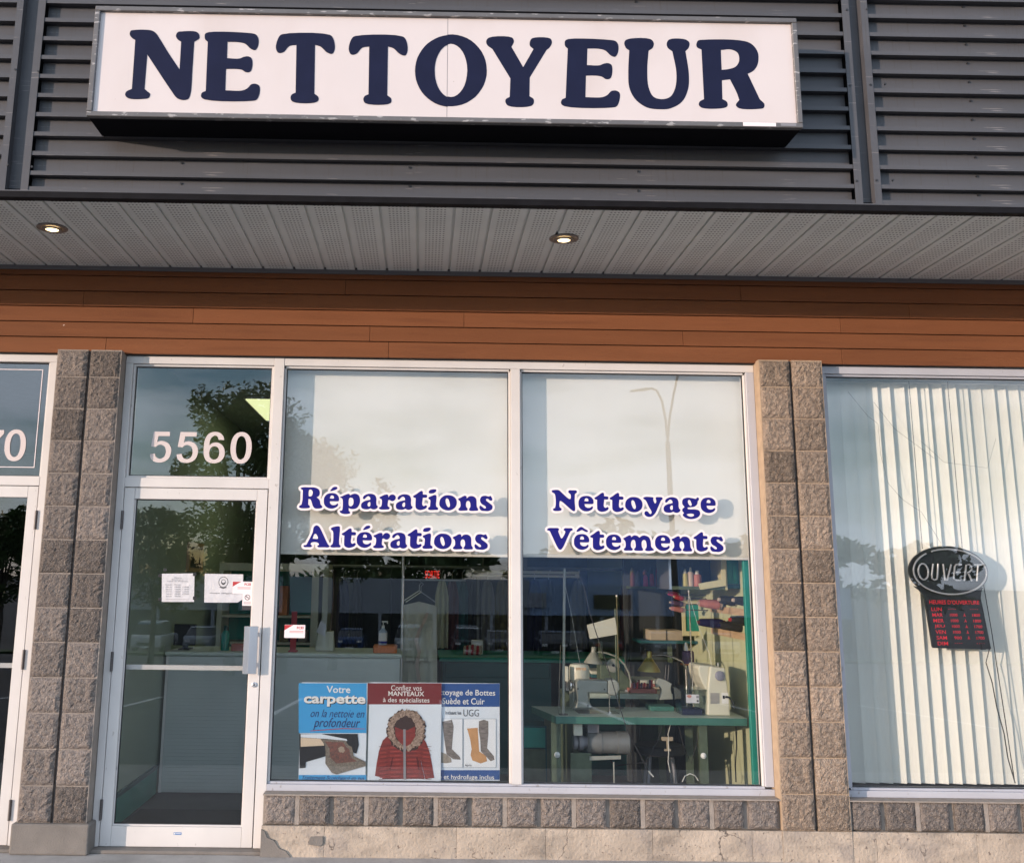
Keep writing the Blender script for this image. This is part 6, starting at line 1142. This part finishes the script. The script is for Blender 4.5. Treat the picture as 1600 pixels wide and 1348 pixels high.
# more of the workshop clutter behind the right pane
ys_ = 2.0; z0_ = pt(1020, 916, ys_).z
t = thing('thread_shelf', 'high shelf crowded with dark red and green thread cones at the back', 'shelf', (pt(1020, 916, ys_).x, ys_, z0_))
xa_ = pt(985, 916, ys_).x; xb_ = pt(1062, 916, ys_).x
MB().box(xa_, xb_, ys_, ys_+.18, z0_-.02, z0_).build('shelf_board', M['leg_green'], t)
for x in (xa_+.01, xb_-.03): MB().box(x, x+.02, ys_+.15, ys_+.17, .03, z0_-.0205).build('upright', M['black'], t)
random.seed(12); nmx = ['t_maroon', 't_red', 't_olive', 't_black', 't_salmon', 't_navy', 't_hot', 't_white']
k = 0; x = xa_+.03
while x < xb_-.03:
    for row in (0, 1):
        c = thing('thread_cone', '%s thread cone in the %s row on the high back shelf, %s from left' % ({'t_maroon': 'maroon', 't_red': 'red', 't_olive': 'olive', 't_black': 'black', 't_salmon': 'salmon', 't_navy': 'navy', 't_hot': 'hot pink', 't_white': 'white'}[nmx[(k*3+row*2) % 8]], ['front', 'rear'][row], ['first', 'second', 'third', 'fourth', 'fifth', 'sixth', 'seventh', 'eighth', 'ninth', 'tenth'][k]), 'thread cone', (x, ys_+.05+row*.07, z0_), 'cones crowded on the high back shelf')
        h_ = random.uniform(.09, .13)+row*.03
        MB().lathe((x+row*.012, ys_+.05+row*.07, z0_+.0005), (0, 0, 1), [(0, .022), (h_*.8, .018), (h_, .008)], 10).build('thread', M[nmx[(k*3+row*2) % 8]], c)
    x += .052; k += 1
def fold_pile(x0, x1, y0, y1, z, cols, label):
    t = thing('fabric_pile', label, 'fabric', ((x0+x1)/2, (y0+y1)/2, z)); random.seed(int(x0*100))
    for i, c in enumerate(cols):
        h_ = random.uniform(.014, .026); d = random.uniform(-.01, .01); MB().box(x0+d, x1+d, y0+d, y1, z+.0005, z+h_).build('folded_cloth', M[c], t, bevel=.007, seg=2); z += h_+.0005
fold_pile(3.60, 3.80, 1.42, 1.7, zt2, ['t_navy', 'cloth', 't_maroon', 'teal_dark', 'cloth'], 'pile of folded dark and pale cloth behind the dial machine on the back bench')
fold_pile(3.9, 4.08, 1.3, 1.6, zt2, ['card', 't_salmon', 'cloth'], 'small pile of folded salmon and pale cloth at the right end of the back bench')
def dress(u0, u1, v0, v1, y, mt_, label):
    a = pt(u0, v1, y); b = pt(u1, v0, y); t = thing('hanging_garment', label, 'garment', ((a.x+b.x)/2, y, a.z), 'garments on the dark rail at the back')
    m = MB(); n = 14; rows = 8; vs = []
    for k in range(rows+1):
        z = b.z+(a.z-b.z)*k/rows; w_ = .55+.45*min(1, k/2.0)
        for i in range(n+1):
            s = i/n; vs.append(((a.x+b.x)/2+(s-.5)*(b.x-a.x)*w_, y+.02*math.sin(s*15+k*.2)*(k/rows+.2), z-.05*abs(s-.5)*(1 if k == 0 else 0)))
    nn = n+1; fs = [(k*nn+i, (k+1)*nn+i, (k+1)*nn+i+1, k*nn+i+1) for k in range(rows) for i in range(n)]
    m.add(vs, fs, 0, True); m.add([(x, y_+.05, z) for x, y_, z in vs], [f[::-1] for f in fs], 0, True); m.build('cloth', M[mt_], t)
    c = ((a.x+b.x)/2, y+.02); MB().tube([(c[0], c[1], b.z), (c[0], c[1], b.z+.06), (c[0]+.02, c[1], b.z+.09)], .004, 6).build('hook', M['alu'], t)
rl = thing('garment_rail', 'long dark rail across the back of the shop carrying garments', 'rail', (2.6, 4.0, 1.9)); zz = pt(800, 905, 4.0).z+.11
MB().cyl((1.2, 4.0, zz), (4.45, 4.0, zz), .014, n=8).build('rail', M['inkgrey'], rl)
for u in (1.25, 2.9, 4.4): MB().cyl((u, 4.0, .03), (u, 4.0, zz), .014, n=8).build('post', M['inkgrey'], rl)
cl = [('t_navy', 'navy'), ('t_black', 'black'), ('cloth', 'off-white'), ('t_maroon', 'maroon'), ('teal_dark', 'dark teal'), ('t_black', 'black'), ('inkgrey', 'grey'), ('t_olive', 'olive'), ('t_navy', 'navy'), ('t_black', 'black'), ('inkgrey', 'grey'), ('t_maroon', 'maroon')]
pos = [535, 556, 690, 706, 722, 742, 762, 784, 836, 858, 904, 982]
for (mt_, cn), u in zip(cl, pos): dress(u-11, u+11, 905, 1010+(u*7) % 17, 4.0+(u % 3)*.02, mt_, '%s garment on the back rail, %s' % (cn, {535: 'leftmost, left of the sanitiser', 556: 'second from the left', 690: 'just right of the white garments', 706: 'second right of the white garments', 722: 'third right of the white garments', 742: 'above the striped bundle', 762: 'right of the striped bundle', 784: 'left of the mullion', 836: 'right of the mullion', 858: 'left of the dark grey thread post', 904: 'above the cream machine cap', 982: 'behind the brass lamp'}[u]))
t = thing('stool', 'dark round stool under the sewing table, left of the right leg', 'stool', (3.95, .85, .02))
MB().lathe((3.95, .85, .46), (0, 0, 1), [(0, .16), (.01, .17), (.05, .17), (.06, .15)], 22).build('seat', M['t_black'], t)
for a in range(4): MB().cyl((3.95+.10*math.cos(a*1.57+.7), .85+.10*math.sin(a*1.57+.7), .459), (3.95+.17*math.cos(a*1.57+.7), .85+.17*math.sin(a*1.57+.7), .0205), .011, n=8).build('leg', M['inkgrey'], t)
for lb, ps, mt_ in (('thin pale thread running from the thread post down to the grey machine', [(880, 900, .44), (893, 960, .47), (903, 1020, .50), (912, 1064, .53)], 't_white'), ('thin pale thread running down to the ivory machine', [(1077, 930, .6), (1090, 975, .55), (1108, 1020, .52), (1112, 1041, .5)], 't_white'),
    ('black cable drooping under the left half of the table', [(905, 1131, .6), (925, 1140, .62), (960, 1196, .62), (1010, 1190, .62), (1030, 1150, .6), (1036, 1131, .6)], 't_black'), ('black cable drooping near the right table leg', [(1060, 1131, .62), (1068, 1165, .64), (1080, 1192, .64), (1089, 1160, .62), (1091, 1133, .6)], 't_black')):
    cord(lb, ps, .0013 if mt_ == 't_white' else .004, mt_, 'thread' if mt_ == 't_white' else 'cable')
# ------------------------------------------------------------------ across the lot: what the panes mirror
def mir(u, v, d, yref=.15):
    "a point seen mirrored in the panes, d metres in front of the shops"
    p = pt(u, v, 2*yref+d); return Vector((p.x, -d, p.z))
def foliage(n, blobs, size, seed):
    random.seed(seed); vs = []; fs = []
    wts = [b[3]*b[4]*b[5] for b in blobs]
    for k in range(n):
        b = random.choices(blobs, wts)[0]
        while True:
            p = Vector((random.uniform(-1, 1), random.uniform(-1, 1), random.uniform(-1, 1)))
            if p.length < 1: break
        p *= (.55+.45*random.random())/max(p.length, .3) * min(1, p.length+.25)
        c = Vector((b[0]+p.x*b[3], b[1]+p.y*b[4], b[2]+p.z*b[5]))
        if noise.noise(c*1.1+Vector((seed, 0, 0))) < -.18: continue
        a = Vector((random.uniform(-1, 1), random.uniform(-1, 1), random.uniform(-.6, .6))).normalized(); d = a.orthogonal().normalized(); s = size*random.uniform(.6, 1.3)
        o = len(vs); vs += [c-a*s, c+d*s*.45, c+a*s, c-d*s*.45]; fs.append((o, o+1, o+2, o+3))
    return vs, fs
M['leaf'] = mat('tree_leaves', (.075, .12, .035), .6, 0, var=.4, vscale=1.2); M['bark'] = mat('tree_bark', (.09, .07, .055), .9, 0, var=.3, vscale=8)
def tree(x, y, zt, rad, label, seed, n=5000, size=.16, hfrac=.62):
    zg = gz(y); t = thing('shade_tree', label, 'tree', (x, y, zg), 'trees in and beyond the parking lot'); H = zt-zg; random.seed(seed)
    blobs = []; zc = zg+H*(1-hfrac/2)
    for k in range(11):
        a = random.uniform(0, 6.28); q = random.uniform(.1, .75); h_ = random.uniform(-.42, .42)
        sc = 1-abs(h_)*.7
        blobs.append((x+math.cos(a)*rad*q*sc, y+math.sin(a)*rad*q*sc, zc+h_*H*hfrac, rad*random.uniform(.35, .55), rad*random.uniform(.35, .5), H*hfrac*random.uniform(.16, .26)))
    blobs.append((x, y, zt-H*.10, rad*.35, rad*.35, H*.11))
    m = MB(); m.tube([(x, y, zg-.1), (x+.05, y, zg+H*.3), (x-.05, y, zg+H*.6), (x, y, zt-H*.1)], [H*.022, H*.016, H*.010, H*.003], 8); m.build('trunk', M['bark'], t)
    for b in blobs[:6]: MB().tube([(x, y, zg+H*.42), ((x+b[0])/2, (y+b[1])/2, (zg+H*.5+b[2])/2), b[:3]], [H*.009, H*.006, H*.002], 6).build('limb', M['bark'], t)
    vs, fs = foliage(n, blobs, size, seed); m = MB(); m.v = vs; m.f = [list(f) for f in fs]; m.m = [0]*len(fs); m.sm = [False]*len(fs); m.build('crown', M['leaf'], t)
D1 = 24
a = mir(385, 612, D1); tree(a.x-.1, -D1, a.z, 2.15, 'leafy tree in the lot mirrored in the 5560 door and transom', 11, 15000, .10)
a = mir(530, 692, D1+5); tree(a.x, -D1-5, a.z, 2.2, 'smaller leafy tree mirrored in the left edge of the lettered window', 12, 8000, .10)
a = mir(455, 680, D1+2); tree(a.x, -D1-2, a.z, 1.7, 'slim leafy tree standing between the two larger trees of the lot', 21, 6500, .10)
a = mir(250, 790, D1+4); tree(a.x, -D1-4, a.z, 2.2, 'low broad tree mirrored in the left half of the door glass', 22, 8000, .10)
a = mir(15, 800, 26); tree(a.x, -26, a.z, 2.4, 'dark tree mirrored in the neighbour door at the left edge', 13, 5000, .13)
for k, (u, v, d, r_) in enumerate(((985, 828, 88, 6), (1080, 838, 92, 5), (880, 850, 95, 6), (700, 840, 90, 7), (1180, 845, 90, 6), (1300, 848, 92, 7), (560, 835, 95, 7), (1440, 845, 90, 7), (430, 840, 92, 6))):
    a = mir(u, v, d); tree(a.x, -d, a.z, r_, ['far tree mirrored above the letters of Vêtements', 'far tree right of that one, beyond the opposite shops', 'far tree left of them beyond the opposite shops', 'far tree beyond the lot, behind the two lit windows', 'far tree mirrored behind the tan pillar', 'far tree mirrored in the blinds window, left', 'far tree beyond the lot behind the small trees', 'far tree mirrored in the blinds window behind OUVERT', 'far tree at the left end of the tree row'][k], 30+k, 1800, .55)
M['pole'] = mat('galvanised_pole', (.10, .09, .08), .6)
# double-arm street lamp
D2 = 22; g = gz(-D2); f0 = mir(1052, 870, D2); fk = mir(1043, 690, D2); 
t = thing('street_lamp', 'tall twin-arm street lamp mirrored in the Nettoyage window', 'street lamp', (f0.x, -D2, g))
MB().tube([(f0.x+.12, -D2, g), (f0.x, -D2, f0.z), tuple(fk)], [.10, .085, .07], 10).build('pole', M['pole'], t)
arm = [mir(u, v, D2) for u, v in ((1043, 690), (1040, 655), (1034, 625), (1026, 610), (1018, 607), (1012, 609))]; MB().tube(arm, .035, 8).build('arm', M['pole'], t)
arm2 = [mir(u, v, D2) for u, v in ((1043, 690), (1046, 650), (1052, 615), (1058, 590), (1066, 572), (1078, 562), (1090, 562))]; MB().tube(arm2, .035, 8).build('arm', M['pole'], t)
for q, s in ((arm[-1], -1), (arm2[-1], 1)):
    m = MB(); m.hull([(q.x+s*.02, q.y-.09, q.z-.03), (q.x+s*.02, q.y+.09, q.z-.03), (q.x+s*.02, q.y+.06, q.z+.06), (q.x+s*.02, q.y-.06, q.z+.06)], [(q.x+s*.50, q.y-.07, q.z-.07), (q.x+s*.50, q.y+.07, q.z-.07), (q.x+s*.5, q.y+.05, q.z-.03), (q.x+s*.5, q.y-.05, q.z-.03)]); m.build('lamp_head', M['pole'], t, bevel=.01)
# opposite row of shops
D3 = 76.6; gb = gz(-D3); xa = mir(828, 940, D3).x; xb = mir(1330, 940, D3).x
M['op_wall'] = mat('blue_grey_cladding', (.30, .41, .60), .6, 0, var=.08, vscale=.5); M['op_dark'] = mat('dark_shopfront', (.02, .022, .026), .3); M['op_white'] = mat('pale_store_wall', (.34, .36, .40), .6)
t = thing('opposite_shops', 'long low row of shops with blue fascia across the parking lot', 'building', ((xa+xb)/2, -D3-4, gb))
zf0 = mir(980, 962, D3).z; zf1 = mir(980, 915, D3).z; zp = mir(980, 888, D3+2).z; zp1 = mir(980, 868, D3+2).z
MB().box(xa-40, xb, -D3-14, -D3-.4, gb-.2, zf0).build('shop_wall', M['op_dark'], t); MB().box(xa, xb, -D3-14, -D3, zf0+.001, zf1).build('fascia', M['op_wall'], t)
MB().box(xa, xb, -D3-13, -D3-2, zf1+.001, zp1).build('upper_wall', M['op_wall'], t); MB().box(xa-40, xa-.01, -D3-14, -D3-.2, zf0+.001, zf1+.3).build('side_block', M['op_white'], t)
for k in range(14):
    x = xa-34+k*4.4; MB().box(x, x+.25, -D3-.4, -D3-.15, gb, zf0).build('pier', M['op_white'], t)
for u0, u1, v0, v1 in ((815, 853, 926, 948), (928, 984, 930, 951)):
    a = mir(u0, v1, D3); b = mir(u1, v0, D3); MB().box(min(a.x, b.x), max(a.x, b.x), -D3+.001, -D3+.2, a.z, b.z).build('shop_sign', M['op_white'] if u0 < 900 else M['op_dark'], t)
# cars parked across the lot
def car(u, d, label, paint, yaw=0, suv=False):
    p = mir(u, 1000, d); x, y = p.x, -d; z = gz(y); t = thing('parked_car', label, 'car', (x, y, z), 'cars parked across the lot'); t.rotation_euler = (0, 0, R(yaw)); h_ = 1.72 if suv else 1.45; hw = .88
    prof = [(-2.2, .35), (-2.25, .75), (-2.1, .95), (-1.2, 1.02), (-.55, h_-.06), (-.2, h_), (1.1, h_), (1.45 if not suv else 1.9, h_-.08), (2.0 if not suv else 2.15, 1.05), (2.2, .9), (2.22, .35)]
    o = Vector((x, y, z))
    def W(b): return [tuple(Vector(p_)+o) for p_ in b]
    low = [(-2.2, .30), (-2.25, .72), (-2.1, .93), (-1.15, 1.0), (2.1, 1.03), (2.22, .85), (2.22, .30)]
    MB().hull(W([(-hw, a, b) for a, b in low]), W([(hw, a, b) for a, b in low])).build('body', paint, t, bevel=.08, seg=2)
    cab = [(-1.15, 1.0), (-.5, h_-.05), (-.1, h_), (1.0, h_), (1.4 if not suv else 1.85, h_-.1), (1.95 if not suv else 2.08, 1.03)]
    MB().hull(W([(-hw*.92, a, b-.01) for a, b in cab[:1]+cab[-1:]]+[(-hw*.78, a, b) for a, b in cab[1:-1][::-1]]), W([(hw*.92, a, b-.01) for a, b in cab[:1]+cab[-1:]]+[(hw*.78, a, b) for a, b in cab[1:-1][::-1]])).build('cabin_glass', M['car_glass'], t, bevel=.05, seg=2)
    MB().hull(W([(-hw*.76, -.45, h_-.02), (hw*.76, -.45, h_-.02), (hw*.76, 1.2, h_-.02), (-hw*.76, 1.2, h_-.02)]), W([(-hw*.7, -.2, h_+.03), (hw*.7, -.2, h_+.03), (hw*.7, 1.1, h_+.03), (-hw*.7, 1.1, h_+.03)])).build('roof', paint, t)
    for sx in (-1, 1):
        for yy in (-1.35, 1.4):
            wv = MB().lathe(o+Vector((sx*.70, yy, .32)), (sx, 0, 0), [(0, .32), (.02, .33), (.19, .33), (.21, .29)], 18).build('wheel', M['black'], t); MB().lathe(o+Vector((sx*.905, yy, .32)), (sx, 0, 0), [(0, .2), (.015, .18), (.01, .05)], 14).build('rim', M['alu'], wv)
        MB().box(x+sx*.6-.16, x+sx*.6+.16, y+2.2, y+2.235, z+.68, z+.82).build('headlight', M['white'], t); MB().box(x+sx*.65-.14, x+sx*.65+.14, y-2.265, y-2.235, z+.7, z+.88).build('tail_light', M['red'], t)
    MB().box(x-.5, x+.5, y+2.205, y+2.24, z+.42, z+.60).build('grille', M['black'], t); MB().box(x-.26, x+.26, y+2.225, y+2.25, z+.30, z+.41).build('number_plate', M['white'], t)
cp = lambda n_, c: mat('car_paint_'+n_, c, .25, .1, coat=.8)
W_, S2, K_, B_, G_ = cp('white', (.6, .6, .6)), cp('silver', (.3, .32, .34)), cp('black', (.02, .02, .025)), cp('blue', (.03, .07, .18)), cp('grey', (.12, .13, .14))
for k, (u, d, pn_, yaw, suv) in enumerate(((242, 58, W_, 0, True), (320, 58, S2, 0, False), (550, 62, B_, 0, False), (640, 60, S2, 0, True), (728, 60, K_, 0, True), (776, 62, G_, 0, False), (860, 58, K_, 0, False), (897, 64, G_, 0, False), (941, 60, K_, 180, True), (1120, 60, W_, 0, False), (1030, 60, S2, 0, False))):
    car(u, d, ['white SUV leftmost in the mirrored car row', 'silver hatchback right of the white SUV', 'blue car mirrored behind the sanitiser bottle', 'silver SUV mirrored over the hanging garments', 'black SUV right of the garments', 'grey car beside the mullion', 'black car right of the mullion', 'grey car far behind the black one', 'black SUV turned away with red tail lights', 'white car mirrored over the ivory machine', 'silver car mirrored over the brass lamp'][k], pn_, yaw, suv)
